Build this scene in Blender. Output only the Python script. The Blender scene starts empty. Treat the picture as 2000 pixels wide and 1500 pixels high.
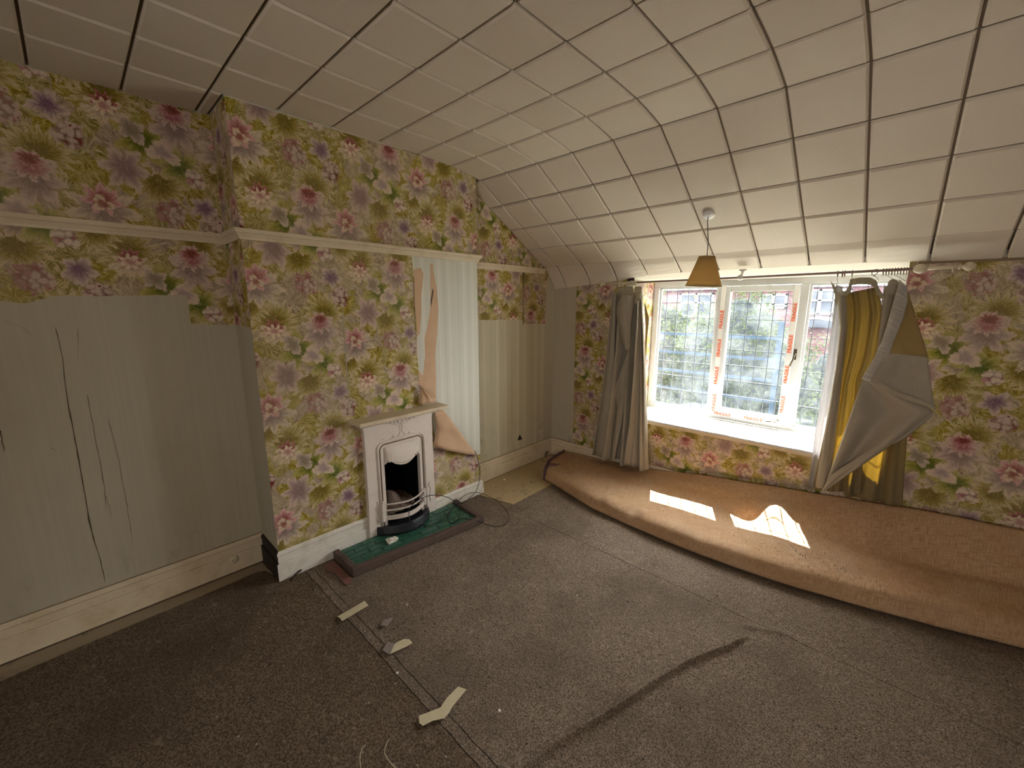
import bpy, bmesh, math, random
from mathutils import Vector, Matrix, noise
from mathutils.geometry import tessellate_polygon
random.seed(7)
S = bpy.context.scene
COL = S.collection
PI = math.pi

# ------------------------------------------------------------------ camera, world, sun, exposure
T = .305                                            # one ceiling tile, 12 inches
CAM = Vector((8.80*T, -8.11*T, 5.657*T))
YAW, PIT, ROL, FPX = math.radians(43.41), math.radians(-10.90), math.radians(-.06), 802.6
fw = Vector((-math.sin(YAW)*math.cos(PIT), math.cos(YAW)*math.cos(PIT), math.sin(PIT)))
rt0 = Vector((math.cos(YAW), math.sin(YAW), 0)); up0 = rt0.cross(fw)
rt = rt0*math.cos(ROL)+up0*math.sin(ROL); up = -rt0*math.sin(ROL)+up0*math.cos(ROL)
cd = bpy.data.cameras.new('camera'); cam = bpy.data.objects.new('camera', cd); COL.objects.link(cam)
cd.lens = FPX/2000*36; cd.sensor_width = 36; cd.clip_start = .02; cd.clip_end = 300
cam.matrix_world = Matrix(((rt.x, up.x, -fw.x, CAM.x), (rt.y, up.y, -fw.y, CAM.y), (rt.z, up.z, -fw.z, CAM.z), (0, 0, 0, 1)))
S.camera = cam
S.view_settings.view_transform = 'Standard'; S.view_settings.look = 'None'
S.view_settings.gamma = 1; S.view_settings.use_curve_mapping = False
S.view_settings.exposure = 2.28
S.cycles.max_bounces = 8; S.cycles.diffuse_bounces = 5; S.cycles.transparent_max_bounces = 16
S.cycles.sample_clamp_indirect = 6; S.cycles.use_denoising = True; S.cycles.use_adaptive_sampling = True; S.cycles.adaptive_threshold = .025

w = bpy.data.worlds.new('sky'); S.world = w; w.use_nodes = True
wn = w.node_tree.nodes; wn.clear()
bg = wn.new('ShaderNodeBackground'); wo = wn.new('ShaderNodeOutputWorld')
bg.inputs[0].default_value = (1.0, .96, .93, 1); bg.inputs[1].default_value = 6.0
w.node_tree.links.new(bg.outputs[0], wo.inputs[0])

SUN = Vector((.45, -1, -1.65)).normalized()         # the way sunlight travels
sd = bpy.data.lights.new('sun', 'SUN'); sd.energy = 17; sd.angle = math.radians(.3); sd.color = (1, .95, .86)
so = bpy.data.objects.new('sun', sd); COL.objects.link(so)
so.rotation_euler = SUN.to_track_quat('-Z', 'Y').to_euler()

def area(name, loc, direction, sx, sy, power, col):
    d = bpy.data.lights.new(name, 'AREA'); d.shape = 'RECTANGLE'; d.size = sx; d.size_y = sy; d.energy = power; d.color = col
    o = bpy.data.objects.new(name, d); COL.objects.link(o); o.location = loc
    o.rotation_euler = Vector(direction).to_track_quat('-Z', 'Y').to_euler(); return o
p2_ = area('added_fill_portal', (3.3, -4.70, 1.55), (0, 1, 0), 1.0, .8, 10, (1, 1, 1)); p2_.data.cycles.is_portal = True  # portal at the added rear opening, guiding sky light in as fill
pl = area('daylight_front_window', (1.72, 1.80, 1.3), (0, -1, 0), 1.85, 1.2, 10, (1, 1, 1)); pl.data.cycles.is_portal = True

def ray(px, py): return fw+rt*((px-1000)/FPX)-up*((py-750)/FPX)
def at(px, py, ax, v):                              # measured point: sight line meets the plane ax = v
    d = ray(px, py); k = 'xyz'.index(ax); return CAM+d*((v-CAM[k])/d[k])

# ------------------------------------------------------------------ node maths
class V:
    def __init__(s, g, k): s.g, s.k = g, k
    def _m(s, op, *a): return s.g.m(op, s, *a)
    def __add__(s, o): return s._m('ADD', o)
    __radd__ = __add__
    def __sub__(s, o): return s._m('SUBTRACT', o)
    def __rsub__(s, o): return s.g.m('SUBTRACT', o, s)
    def __mul__(s, o): return s._m('MULTIPLY', o)
    __rmul__ = __mul__
    def __truediv__(s, o): return s._m('DIVIDE', o)
class Gm:
    def __init__(s, tree): s.t = tree; s.n = tree.nodes; s.l = tree.links
    def put(s, sock, v):
        if isinstance(v, V): s.l.new(v.k, sock)
        elif isinstance(v, (tuple, list)) and len(v) == 3 and sock.type == 'RGBA': sock.default_value = (*v, 1)
        else: sock.default_value = v
    def m(s, op, a, b=0., c=0., clamp=False):
        n = s.n.new('ShaderNodeMath'); n.operation = op; n.use_clamp = clamp
        s.put(n.inputs[0], a); s.put(n.inputs[1], b); s.put(n.inputs[2], c); return V(s, n.outputs[0])
    def ss(s, x, a, b, lo=0., hi=1.):
        n = s.n.new('ShaderNodeMapRange'); n.interpolation_type = 'SMOOTHSTEP'
        for i, q in enumerate((x, a, b, lo, hi)): s.put(n.inputs[i], q)
        return V(s, n.outputs[0])
    def mix(s, f, a, b):
        n = s.n.new('ShaderNodeMix'); n.data_type = 'RGBA'; n.clamp_factor = True
        s.put(n.inputs[0], f); s.put(n.inputs[6], a); s.put(n.inputs[7], b); return V(s, n.outputs[2])
    def xyz(s, x, y, z=0.):
        n = s.n.new('ShaderNodeCombineXYZ')
        for i, q in enumerate((x, y, z)): s.put(n.inputs[i], q)
        return V(s, n.outputs[0])
    def sep(s, v):
        n = s.n.new('ShaderNodeSeparateXYZ'); s.put(n.inputs[0], v); return [V(s, o) for o in n.outputs]
    def coord(s, kind='UV'): return V(s, s.n.new('ShaderNodeTexCoord').outputs[kind])
    def noise(s, vec, scale, detail=3., rough=.55, dist=0., color=False):
        n = s.n.new('ShaderNodeTexNoise'); s.put(n.inputs['Vector'], vec); s.put(n.inputs['Scale'], scale)
        n.inputs['Detail'].default_value = detail; n.inputs['Roughness'].default_value = rough; n.inputs['Distortion'].default_value = dist
        return V(s, n.outputs['Color' if color else 'Fac'])
    def voro(s, vec, scale, rnd=1.):
        n = s.n.new('ShaderNodeTexVoronoi'); n.voronoi_dimensions = '3D'
        s.put(n.inputs['Vector'], vec); n.inputs['Scale'].default_value = scale; n.inputs['Randomness'].default_value = rnd
        return V(s, n.outputs['Distance']), V(s, n.outputs['Color']), V(s, n.outputs['Position'])
    def ramp(s, f, stops, mode='LINEAR'):
        n = s.n.new('ShaderNodeValToRGB'); s.put(n.inputs[0], f); r = n.color_ramp; r.interpolation = mode
        while len(r.elements) < len(stops): r.elements.new(.5)
        for e, (p, c) in zip(r.elements, stops): e.position = p; e.color = (*c, 1)
        return V(s, n.outputs[0])
    def rand(s): return V(s, s.n.new('ShaderNodeObjectInfo').outputs['Random'])

def material(name, col=(.5, .5, .5), rough=.8, build=None, metal=0., spec=.3):
    m = bpy.data.materials.new(name); m.use_nodes = True; g = Gm(m.node_tree)
    b = g.n['Principled BSDF']; b.inputs['Roughness'].default_value = rough; b.inputs['Metallic'].default_value = metal
    b.inputs['Specular IOR Level'].default_value = spec; b.inputs['Base Color'].default_value = (*col, 1)
    if build:
        r = build(g); c, h = r if isinstance(r, tuple) else (r, None)
        if c is not None: g.put(b.inputs['Base Color'], c)
        if h is not None:
            hv, st, ds = h; n = g.n.new('ShaderNodeBump'); n.inputs['Strength'].default_value = st; n.inputs['Distance'].default_value = ds
            g.put(n.inputs['Height'], hv); g.l.new(n.outputs[0], b.inputs['Normal'])
    return m

# ------------------------------------------------------------------ floral wallpaper
PW, PV = .555, .745
def wallpaper_build(g, shade=1.):
    uv = g.coord(); u, v, _ = g.sep(uv)
    wn_ = g.noise(uv, 17., 4., .65, color=True); wr, wg_, wb = g.sep(wn_)
    us, vs = u+(wr-.5)*.05, v+(wg_-.5)*.05
    # leaf fans: every cell is one spray of strokes around its own centre
    def fans(scale, amp, seedz):
        d, c, p = g.voro(g.xyz(us, vs*.9, seedz), scale)
        px, py, pz = g.sep(p); du, dv = us-px, vs*.9-(py-.0)
        ang = g.m('ARCTAN2', dv, du); r = g.m('SQRT', du*du+dv*dv)
        cr, cg, cb = g.sep(c)
        st = g.noise(g.xyz(ang*3.2+cr*20, r*9., cg*9), 2.3, 3., .6)
        return st, cr, cg, cb, r
    s1, cr, cg, cb, r1 = fans(6.5, 1, .3)
    s2, er, eg, eb, r2 = fans(11., 1, 5.3)
    leafA = g.ramp(s1, [(.30, (.17, .135, .040)), (.44, (.27, .215, .06)), (.55, (.37, .30, .10)), (.72, (.52, .43, .22))])
    leafB = g.ramp(s2, [(.32, (.17, .155, .075)), (.45, (.28, .24, .10)), (.57, (.42, .35, .18)), (.75, (.56, .46, .31))])
    mauve = g.ramp(s2, [(.32, (.23, .18, .14)), (.46, (.34, .27, .21)), (.58, (.45, .37, .28)), (.75, (.56, .47, .34))])
    base = g.mix(g.ss(eb, .50, .56), leafA, leafB)
    base = g.mix(g.m('MULTIPLY', g.ss(er, .52, .60), .9), base, mauve)
    wash = g.noise(uv, 5., 2.)
    base = g.mix(g.ss(wash, .5, .75)*.35, base, (.50, .43, .24))
    streak = g.noise(g.xyz(us*1.0+vs*.7, vs*.35-us*.2, .7), 60., 2.)
    base = g.mix(g.ss(streak, .56, .7)*.30, base, (.66, .58, .38))
    col = base
    def local(cu, cv, rot=0., wob=1.):
        k = g.m('FLOOR', (us-cu)/PW+.5)
        du = (us-cu)-k*PW; dv = (vs-cv)-k*(PV/2); dv = dv-g.m('ROUND', dv/PV)*PV
        if rot: c, s_ = math.cos(rot), math.sin(rot); du, dv = du*c+dv*s_, dv*c-du*s_
        return du, dv
    brush = g.noise(g.xyz(us*1., vs*1., 2.2), 85., 3., .65)
    def bloom(col, cu, cv, R, layers, rot=0., up_=.0):
        R = R*.93
        du, dv = local(cu, cv, rot)
        for (rad, n, ph, off, cin, cmid, cout, sq) in layers:
            dy = dv-off*R; r = g.m('SQRT', du*du+dy*dy*sq)/(R*rad); a = g.m('ARCTAN2', dy, du)
            tri = g.m('PINGPONG', a*(n/2.)+(ph+9.4248), 1.5708)*.63662
            cs = 1-tri
            edge = g.m('POWER', cs, .85)*.46+.54
            msk = g.ss(edge-r+(brush-.5)*.55, -.03, .12)
            tone = g.ss(r/edge, .15, 1.0)
            pc = g.mix(g.ss(tone, .0, .55), cin, cmid); pc = g.mix(g.ss(tone, .45, 1.), pc, cout)
            pc = g.mix(g.ss(cs, .42, .0)*.75, pc, cin)
            vein = g.noise(g.xyz(a*6., r*1.2, ph), 3., 2.)
            pc = g.mix(g.ss(vein, .5, .72)*.5, pc, cout); pc = g.mix(g.ss(vein, .46, .30)*.45, pc, cin)
            col = g.mix(msk, col, pc)
        return col
    def cluster(col, cu, cv, R, pale, dark, scale=34.):
        du, dv = local(cu, cv)
        r = g.m('SQRT', du*du+dv*dv)/R
        d, c, p = g.voro(g.xyz(du, dv, cu*7.), scale, .75)
        msk = g.ss(r+d*.55, 1.15, 1.0)
        pc = g.ramp(d, [(.0, dark), (.16, dark), (.24, pale), (.46, pale), (.62, tuple(x*.62 for x in pale)), (.8, dark)])
        x, y, z = g.sep(c); pc = g.mix(g.ss(x, .7, .8)*.6, pc, dark)
        return g.mix(msk, col, pc)
    A0 = (-1.667, 1.577)
    P = lambda x, y: (A0[0]+x, A0[1]+y)
    pale, cream, lil, pink, mag, deep = (.54, .42, .35), (.60, .49, .36), (.36, .28, .27), (.43, .28, .25), (.27, .11, .10), (.20, .085, .085)
    grn, gold = (.18, .22, .08), (.46, .40, .17)
    fan = lambda col, x, y, R, n, ph: bloom(col, *P(x, y), R, [(1, n, ph, 0, (.19, .155, .05), (.33, .27, .10), (.54, .44, .28), 1.)])
    col = fan(col, .0, .055, .165, 19, .2); col = fan(col, .30, .10, .15, 17, .7); col = fan(col, .17, .42, .15, 15, .1); col = fan(col, .44, .52, .13, 17, .5)
    col = bloom(col, *P(.19, .52), .09, [(1, 9, .3, 0, (.26, .19, .17), (.40, .31, .25), (.55, .44, .33), 1.)])
    # star leaves
    col = bloom(col, *P(.13, -.13), .15, [(1, 7, .3, 0, (.14, .16, .07), (.28, .27, .09), (.42, .36, .15), 1.)])
    col = bloom(col, *P(.27, -.22), .12, [(1, 6, 1.1, 0, (.13, .16, .07), (.29, .28, .10), (.44, .38, .17), 1.)])
    # pale folded leaf and smoky leaf
    col = bloom(col, *P(.205, -.165), .095, [(1, 3, .2, 0, lil, pale, cream, 1.6)], rot=-.5)
    col = bloom(col, *P(.09, -.085), .085, [(1, 4, .2, 0, (.26, .22, .17), (.36, .30, .24), pale, 1.6)], rot=-.9)
    # lily blooms
    col = bloom(col, *P(.36, .32), .085, [(1, 5, .6, 0, (.20, .13, .18), lil, pale, 1.)])
    col = bloom(col, *P(.04, -.27), .105, [(1.1, 6, .2, -.1, (.27, .19, .19), (.38, .28, .25), pale, .7)])
    # clusters
    col = cluster(col, *P(.414, .205), .075, (.50, .38, .33), deep)
    col = cluster(col, *P(.20, .275), .085, (.48, .37, .31), (.30, .14, .13))
    col = cluster(col, *P(.334, -.276), .060, (.60, .49, .40), (.33, .13, .15))
    # open rose with its long outer petals
    col = bloom(col, *P(.489, -.089), .15, [
        (1.15, 9, .4, -.25, (.26, .20, .19), (.40, .33, .27), (.57, .47, .35), 1.5),
        (.62, 7, .9, .12, mag, (.44, .22, .22), (.58, .36, .34), 1.),
        (.34, 3, .2, -.05, mag, (.55, .42, .32), cream, 1.)])
    # large purple bloom
    col = bloom(col, *P(.267, .02), .125, [
        (1.1, 7, .2, -.35, (.26, .20, .19), (.38, .30, .26), pale, .8),
        (.78, 9, .5, .12, (.33, .14, .16), pink, pale, 1.4),
        (.52, 9, .1, .35, deep, mag, (.50, .28, .27), 2.2)])
    # lotus
    col = bloom(col, *P(0, 0), .10, [
        (1., 9, .8, -.15, (.35, .23, .18), (.52, .41, .31), cream, 1.6),
        (.62, 9, .3, .22, deep, mag, (.42, .18, .18), 1.),
        (.55, 7, .1, -.02, (.42, .22, .20), (.62, .49, .37), (.68, .57, .42), 1.1)])
    st2 = g.noise(g.xyz(us*.9+vs*.5, vs*.30-us*.25, 3.1), 90., 3., .6)
    col = g.mix(g.ss(st2, .55, .70)*.35, col, (.52, .45, .27)); col = g.mix(g.ss(st2, .45, .30)*.38, col, (.20, .17, .08))
    hs = g.n.new('ShaderNodeHueSaturation'); hs.inputs['Value'].default_value = 1.10; hs.inputs['Saturation'].default_value = .94; g.put(hs.inputs['Color'], col); bc = g.n.new('ShaderNodeBrightContrast'); bc.inputs['Contrast'].default_value = .22; g.l.new(hs.outputs[0], bc.inputs['Color']); col = V(g, bc.outputs[0])
    age = g.noise(uv, 1.6, 3.)
    col = g.mix(g.ss(age, .35, .7)*.22, col, (.40, .33, .22))
    if shade != 1.: col = g.mix(1-shade, col, (0.30, .22, .13))
    return col, (g.noise(uv, 220., 2.), .25, .001)
M = {}
M['floral'] = material('floral_wallpaper', rough=.75, build=wallpaper_build)
def faded(g): return wallpaper_build(g, .86)
M['floral_worn'] = M['floral']

def stripes(base, light, dark, per=.16):
    def f(g):
        u, v, _ = g.sep(g.coord())
        a = g.m('FRACT', u/per)
        def line(c, w_): return g.ss(g.m('ABSOLUTE', a-c), w_, w_*.5)
        l = g.m('MAXIMUM', g.m('MAXIMUM', line(.12, .022), line(.19, .014)), g.m('MAXIMUM', line(.5, .016), line(.56, .012)))
        d = g.m('MAXIMUM', line(.32, .05), line(.88, .07))
        c = g.mix(d*.45, base, dark); c = g.mix(l, c, light)
        spots = g.ss(g.noise(g.xyz(u*1., v, 0), 420., 1.), .62, .7)*g.ss(g.m('ABSOLUTE', a-.6), .06, .03)
        c = g.mix(spots, c, light)
        grime = g.ss(g.noise(g.xyz(u, v, 2.), 4.5, 5., .65), .52, .74)*g.ss(v, .75, .2)
        c = g.mix(grime*.6, c, (.20, .17, .12))
        return c, (l-d, .4, .002)
    return f
M['stripe_pale'] = material('pale_striped_wallpaper', rough=.6, build=stripes((.60, .59, .50), (.74, .72, .65), (.54, .54, .47), .25))
M['stripe_cream'] = material('cream_striped_wallpaper', rough=.65, build=stripes((.50, .46, .33), (.66, .60, .46), (.44, .41, .30), .29))
def lining(g):
    u, v, _ = g.sep(g.coord())
    st = g.noise(g.xyz(u*1., v*.02, 0), 45., 2.)
    c = g.mix(g.ss(st, .35, .7), (.45, .405, .305), (.475, .43, .325))
    seam = g.ss(g.m('ABSOLUTE', g.m('FRACT', u/.11)-.5), .03, .0)
    c = g.mix(seam*.16, c, (.54, .50, .39))
    stain = g.ss(g.noise(g.xyz(u, v*.6, 3.), 1.5, 4., .6), .5, .75)
    c = g.mix(stain*.4, c, (.36, .30, .19))
    low = g.ss(g.noise(g.xyz(u*2, v, 1.), 7., 4.), .5, .75)*g.ss(v, .5, .15)
    c = g.mix(low*.5, c, (.24, .20, .13))
    return c, (st, .2, .002)
M['lining'] = material('bare_lining_paper', rough=.8, build=lining)
def peach(g):
    p = g.coord('Object'); n = g.noise(p, 9., 5., .6)
    return g.mix(n, (.50, .32, .19), (.68, .47, .31)), (g.noise(p, 70., 3.), .3, .002)
M['peach'] = material('torn_backing_paper', rough=.9, build=peach)
def aged_paint(base, dirt, chip=(.16, .10, .06), amt=.5, sc=9., rough_=.45):
    def f(g):
        p = g.coord('Object')
        n = g.noise(p, sc, 5., .65); c = g.mix(g.ss(n, .45, .75)*amt, base, dirt)
        k = g.noise(p, 38., 4., .7); c = g.mix(g.ss(k, .68, .72)*.85, c, chip)
        return c, (n+k*.5, .25, .003)
    return f
M['paint_cream'] = material('yellowed_cream_gloss_paint', rough=.4, build=aged_paint((.66, .56, .40), (.45, .33, .19)))
M['paint_white'] = material('chipped_white_gloss_paint', rough=.4, build=aged_paint((.72, .68, .60), (.48, .42, .33)))
M['iron_paint'] = material('pinkish_cream_painted_cast_iron', rough=.45, build=aged_paint((.72, .64, .57), (.52, .43, .35), (.30, .20, .14), .35))
M['window_paint'] = material('white_window_paint', rough=.35, build=aged_paint((.60, .60, .59), (.48, .46, .42), (.35, .28, .2), .3, 6.))
def tilef(g):
    p = g.coord('Object'); r = g.rand()
    n = g.noise(p, 75., 4., .6); n2 = g.noise(p, 2., 2.)
    c = g.mix(r, (.60, .525, .42), (.65, .575, .465)); c = g.mix(g.ss(n2, .4, .7)*.25, c, (.56, .49, .38))
    return c, (n, .45, .003)
M['tile'] = material('textured_ceiling_tile', rough=.85, build=tilef)
M['ceil'] = material('ceiling_plaster', rough=.9, build=lambda g: (g.mix(g.noise(g.coord('Object'), 3., 4.), (.60, .55, .45), (.68, .63, .54)), (g.noise(g.coord('Object'), 40., 4.), .3, .004)))
M['gap'] = material('tile_joint', (.15, .11, .075), .95)
def felt(ca, cb, cc, sc=1.):
    def f(g):
        p = g.coord('Object')
        f1 = g.noise(p, 150.*sc, 4., .75, .6); f2 = g.noise(p, 38.*sc, 6., .8, 1.5); big = g.noise(p, 1.7, 4., .6)
        c = g.mix(g.ss(f1, .44, .56), tuple(x*.8 for x in ca), tuple(x*1.15 for x in cb)); c = g.mix(g.ss(f2, .55, .64)*.6, c, cc)
        c = g.mix(g.ss(f2, .44, .36)*.6, c, tuple(x*.45 for x in ca))
        c = g.mix(g.ss(big, .42, .7)*.45, c, tuple(x*.62 for x in ca))
        return c, (f1*.5+f2, .9, .014)
    return f
M['felt'] = material('brown_felt_underlay', rough=1., spec=.05, build=felt((.175, .130, .092), (.345, .265, .198), (.54, .44, .34)))
M['felt_worn'] = material('worn_felt_underlay', rough=1., spec=.05, build=felt((.125, .088, .058), (.225, .165, .115), (.38, .30, .21), .8))
def hess(g):
    u, v, _ = g.sep(g.coord()); uv = g.coord()
    wv = g.noise(g.xyz(u*1., v*.06, 0), 260., 2.)+g.noise(g.xyz(u*.06, v, 4.), 260., 2.)
    big = g.noise(uv, 2.4, 4., .6)
    c = g.mix(g.ss(wv, .85, 1.15), (.36, .215, .115), (.50, .33, .20)); c = g.mix(g.ss(big, .4, .7)*.45, c, (.33, .175, .08))
    sp = g.noise(uv, 55., 3., .7); c = g.mix(g.ss(sp, .76, .79)*.5, c, (.05, .035, .025))
    dusty = g.ss(g.noise(uv, 4., 3.), .5, .7); c = g.mix(dusty*.2, c, (.46, .36, .27))
    return c, (wv, .5, .002)
M['hessian'] = material('brown_hessian_carpet_back', rough=.85, spec=.15, build=hess)
M['pile'] = material('purple_carpet_pile', (.12, .06, .10), 1.)
def board(ca, cb):
    def f(g):
        p = g.coord('Object'); x, y, z = g.sep(p)
        n = g.noise(g.xyz(x*6, y*.6, z), 6., 5., .65); s_ = g.noise(p, 7., 5., .7)
        c = g.mix(n, ca, cb); c = g.mix(g.ss(s_, .55, .7)*.7, c, tuple(q*.4 for q in ca)); return c, (n, .3, .003)
    return f
M['board'] = material('stained_floor_board', rough=.8, build=board((.17, .12, .07), (.27, .20, .12)))
M['lino'] = material('yellowed_lino', rough=.6, build=board((.40, .29, .15), (.50, .39, .22)))
M['lino_grey'] = material('greyed_lino_edge', rough=.7, build=board((.22, .17, .11), (.38, .31, .21)))
M['lino_red'] = material('dull_red_lino', (.20, .095, .075), .8)
M['green_tile'] = material('glazed_green_tile', rough=.22, spec=.5, build=lambda g: (g.mix(g.noise(g.coord('Object'), 30., 4.), (.010, .055, .036), (.045, .16, .10)), (g.noise(g.coord('Object'), 60., 3.), .2, .002)))
M['grout'] = material('dirty_grout', (.26, .33, .25), .95)
M['kerb'] = material('dusty_dark_wood', rough=.75, build=board((.060, .036, .028), (.15, .105, .085)))
M['soot'] = material('soot', (.006, .005, .005), .95, spec=.02)
M['black_iron'] = material('black_cast_iron', (.014, .015, .019), .5, spec=.3)
M['ash'] = material('brown_ash_and_rubble', rough=1., build=lambda g: (g.mix(g.noise(g.coord('Object'), 40., 5., .7), (.07, .045, .035), (.34, .25, .20)), (g.noise(g.coord('Object'), 50., 4.), .8, .01)))
M['cable'] = material('black_cable', (.012, .012, .013), .5)
M['brown_pole'] = material('brownish_pole_tube', (.30, .21, .18), .5)
M['cream_plastic'] = material('cream_plastic', (.62, .54, .38), .4)
M['white_plastic'] = material('white_plastic', (.72, .70, .66), .4)
M['masking'] = material('masking_tape', rough=.7, build=lambda g: (g.mix(g.noise(g.coord('Object'), 30., 3.), (.50, .43, .27), (.60, .53, .36)), (g.noise(g.coord('Object'), 90., 3.), .4, .002)))
M['paper'] = material('white_paper_scrap', (.70, .66, .58), .9)
M['grey_film'] = material('grey_film_scrap', (.23, .19, .17), .5)
M['tape_white'] = material('white_parcel_tape', (.78, .77, .73), .3)
M['tape_red'] = material('orange_red_print', (.80, .12, .03), .6)
M['dark'] = material('dark_crack', (.10, .072, .045), 1.)
M['old_stain'] = material('blackened_varnish', (.030, .020, .015), .7)
M['brass'] = material('tarnished_dark_brass', (.10, .08, .05), .4, metal=.8)
M['debris'] = material('pale_grit', (.42, .36, .29), 1.)
M['debris_dark'] = material('dark_grit', (.03, .022, .018), 1.)
M['lead'] = material('lead_came', (.12, .13, .15), .6)
def cloth(name, col, tr, build=None, f=.4):
    m = bpy.data.materials.new(name); m.use_nodes = True; g = Gm(m.node_tree); g.n.clear()
    o = g.n.new('ShaderNodeOutputMaterial'); mx = g.n.new('ShaderNodeMixShader'); d = g.n.new('ShaderNodeBsdfDiffuse'); t = g.n.new('ShaderNodeBsdfTranslucent')
    uv = g.coord(); u, v, _ = g.sep(uv)
    n = g.noise(g.xyz(u*1., v*.15, 0), 90., 3., .6); b2 = g.noise(uv, 3., 3.)
    wv = g.noise(uv, 420., 2.)
    lo = tuple(x*.80 for x in col); c = g.mix(n, lo, col); c = g.mix(g.ss(b2, .45, .7)*.35, c, tuple(x*.72 for x in col))
    g.put(d.inputs[0], c); g.put(t.inputs[0], tr); mx.inputs[0].default_value = f
    bp = g.n.new('ShaderNodeBump'); bp.inputs['Strength'].default_value = .3; bp.inputs['Distance'].default_value = .002; g.put(bp.inputs['Height'], n+wv*.5)
    g.l.new(bp.outputs[0], d.inputs['Normal'])
    g.l.new(d.outputs[0], mx.inputs[1]); g.l.new(t.outputs[0], mx.inputs[2]); g.l.new(mx.outputs[0], o.inputs[0]); return m
M['curtain_grey'] = cloth('grey_beige_curtain_cloth', (.44, .385, .30), (.40, .32, .22), f=.10)
M['curtain_gold'] = cloth('gold_curtain_cloth', (.31, .255, .14), (.52, .38, .10), f=.38)
M['curtain_lining'] = cloth('pale_curtain_lining', (.60, .58, .56), (.62, .60, .60), f=.5)
M['gold_lining'] = cloth('dull_gold_lining', (.37, .27, .12), (.42, .28, .10), f=.25)
M['tape_grey'] = cloth('pale_grey_heading_tape', (.56, .52, .46), (.5, .45, .38), f=.2)
M['header'] = cloth('cream_header_tape', (.56, .50, .36), (.5, .45, .3), f=.3)
M['shade_cloth'] = cloth('tan_lampshade_cloth', (.50, .36, .16), (.85, .62, .30), f=.42)
m = bpy.data.materials.new('dusty_window_glass'); m.use_nodes = True; g = Gm(m.node_tree); g.n.clear()
o_ = g.n.new('ShaderNodeOutputMaterial'); tr_ = g.n.new('ShaderNodeBsdfTransparent'); gl_ = g.n.new('ShaderNodeBsdfGlossy'); du_ = g.n.new('ShaderNodeBsdfTranslucent')
tr_.inputs[0].default_value = (.92, .955, .975, 1); gl_.inputs['Roughness'].default_value = .05; du_.inputs[0].default_value = (.8, .88, .95, 1)
m1 = g.n.new('ShaderNodeMixShader'); m2 = g.n.new('ShaderNodeMixShader'); m1.inputs[0].default_value = .05
g.l.new(tr_.outputs[0], m1.inputs[1]); g.l.new(gl_.outputs[0], m1.inputs[2])
dirt_ = g.ss(g.noise(g.coord('Object'), 5., 5., .65), .3, .8); g.put(m2.inputs[0], dirt_*.022+.003)
g.l.new(m1.outputs[0], m2.inputs[1]); g.l.new(du_.outputs[0], m2.inputs[2]); g.l.new(m2.outputs[0], o_.inputs[0]); M['glass'] = m
# outdoors
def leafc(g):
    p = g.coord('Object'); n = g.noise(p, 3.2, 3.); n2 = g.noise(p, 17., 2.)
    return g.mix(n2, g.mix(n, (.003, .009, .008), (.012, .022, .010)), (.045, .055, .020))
def leaf_mat():
    m = bpy.data.materials.new('shrub_leaf'); m.use_nodes = True; g = Gm(m.node_tree); g.n.clear()
    o = g.n.new('ShaderNodeOutputMaterial'); mx = g.n.new('ShaderNodeMixShader'); mx.inputs[0].default_value = .45
    d = g.n.new('ShaderNodeBsdfPrincipled'); d.inputs['Roughness'].default_value = .8; d.inputs['Specular IOR Level'].default_value = .08; t = g.n.new('ShaderNodeBsdfTranslucent')
    c = leafc(g); g.put(d.inputs['Base Color'], c); g.put(t.inputs[0], g.mix(.3, c, (.07, .09, .018)))
    g.l.new(d.outputs[0], mx.inputs[1]); g.l.new(t.outputs[0], mx.inputs[2]); g.l.new(mx.outputs[0], o.inputs[0]); return m
M['leaf'] = leaf_mat()
M['bark'] = material('bark', (.10, .08, .06), .9)
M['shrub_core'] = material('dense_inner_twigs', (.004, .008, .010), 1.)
M['lawn'] = material('lawn', rough=1., build=lambda g: g.mix(g.noise(g.coord('Object'), 4., 5.), (.02, .03, .012), (.045, .055, .02)))
def brickf(g):
    n = g.n.new('ShaderNodeTexBrick'); u, v, _ = g.sep(g.coord()); g.put(n.inputs['Vector'], g.xyz(u, v, 0))
    n.inputs['Color1'].default_value = (.065, .018, .022, 1); n.inputs['Color2'].default_value = (.05, .014, .018, 1); n.inputs['Mortar'].default_value = (.07, .055, .06, 1)
    n.inputs['Scale'].default_value = 1.; n.inputs['Brick Width'].default_value = .225; n.inputs['Row Height'].default_value = .075; n.inputs['Mortar Size'].default_value = .008
    return V(g, n.outputs[0]), (V(g, n.outputs[1]), -.4, .01)
M['brick'] = material('red_brick', rough=.9, build=brickf)
M['slate'] = material('dark_roof_slate', (.016, .02, .03), .6)
M['upvc'] = material('white_window_frame_far', (.34, .34, .36), .4)
M['far_glass'] = material('dark_far_glass', (.02, .024, .035), .2, spec=.3)
M['fence'] = material('grey_blue_fence_slat', (.010, .018, .028), .9, spec=.05)

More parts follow.
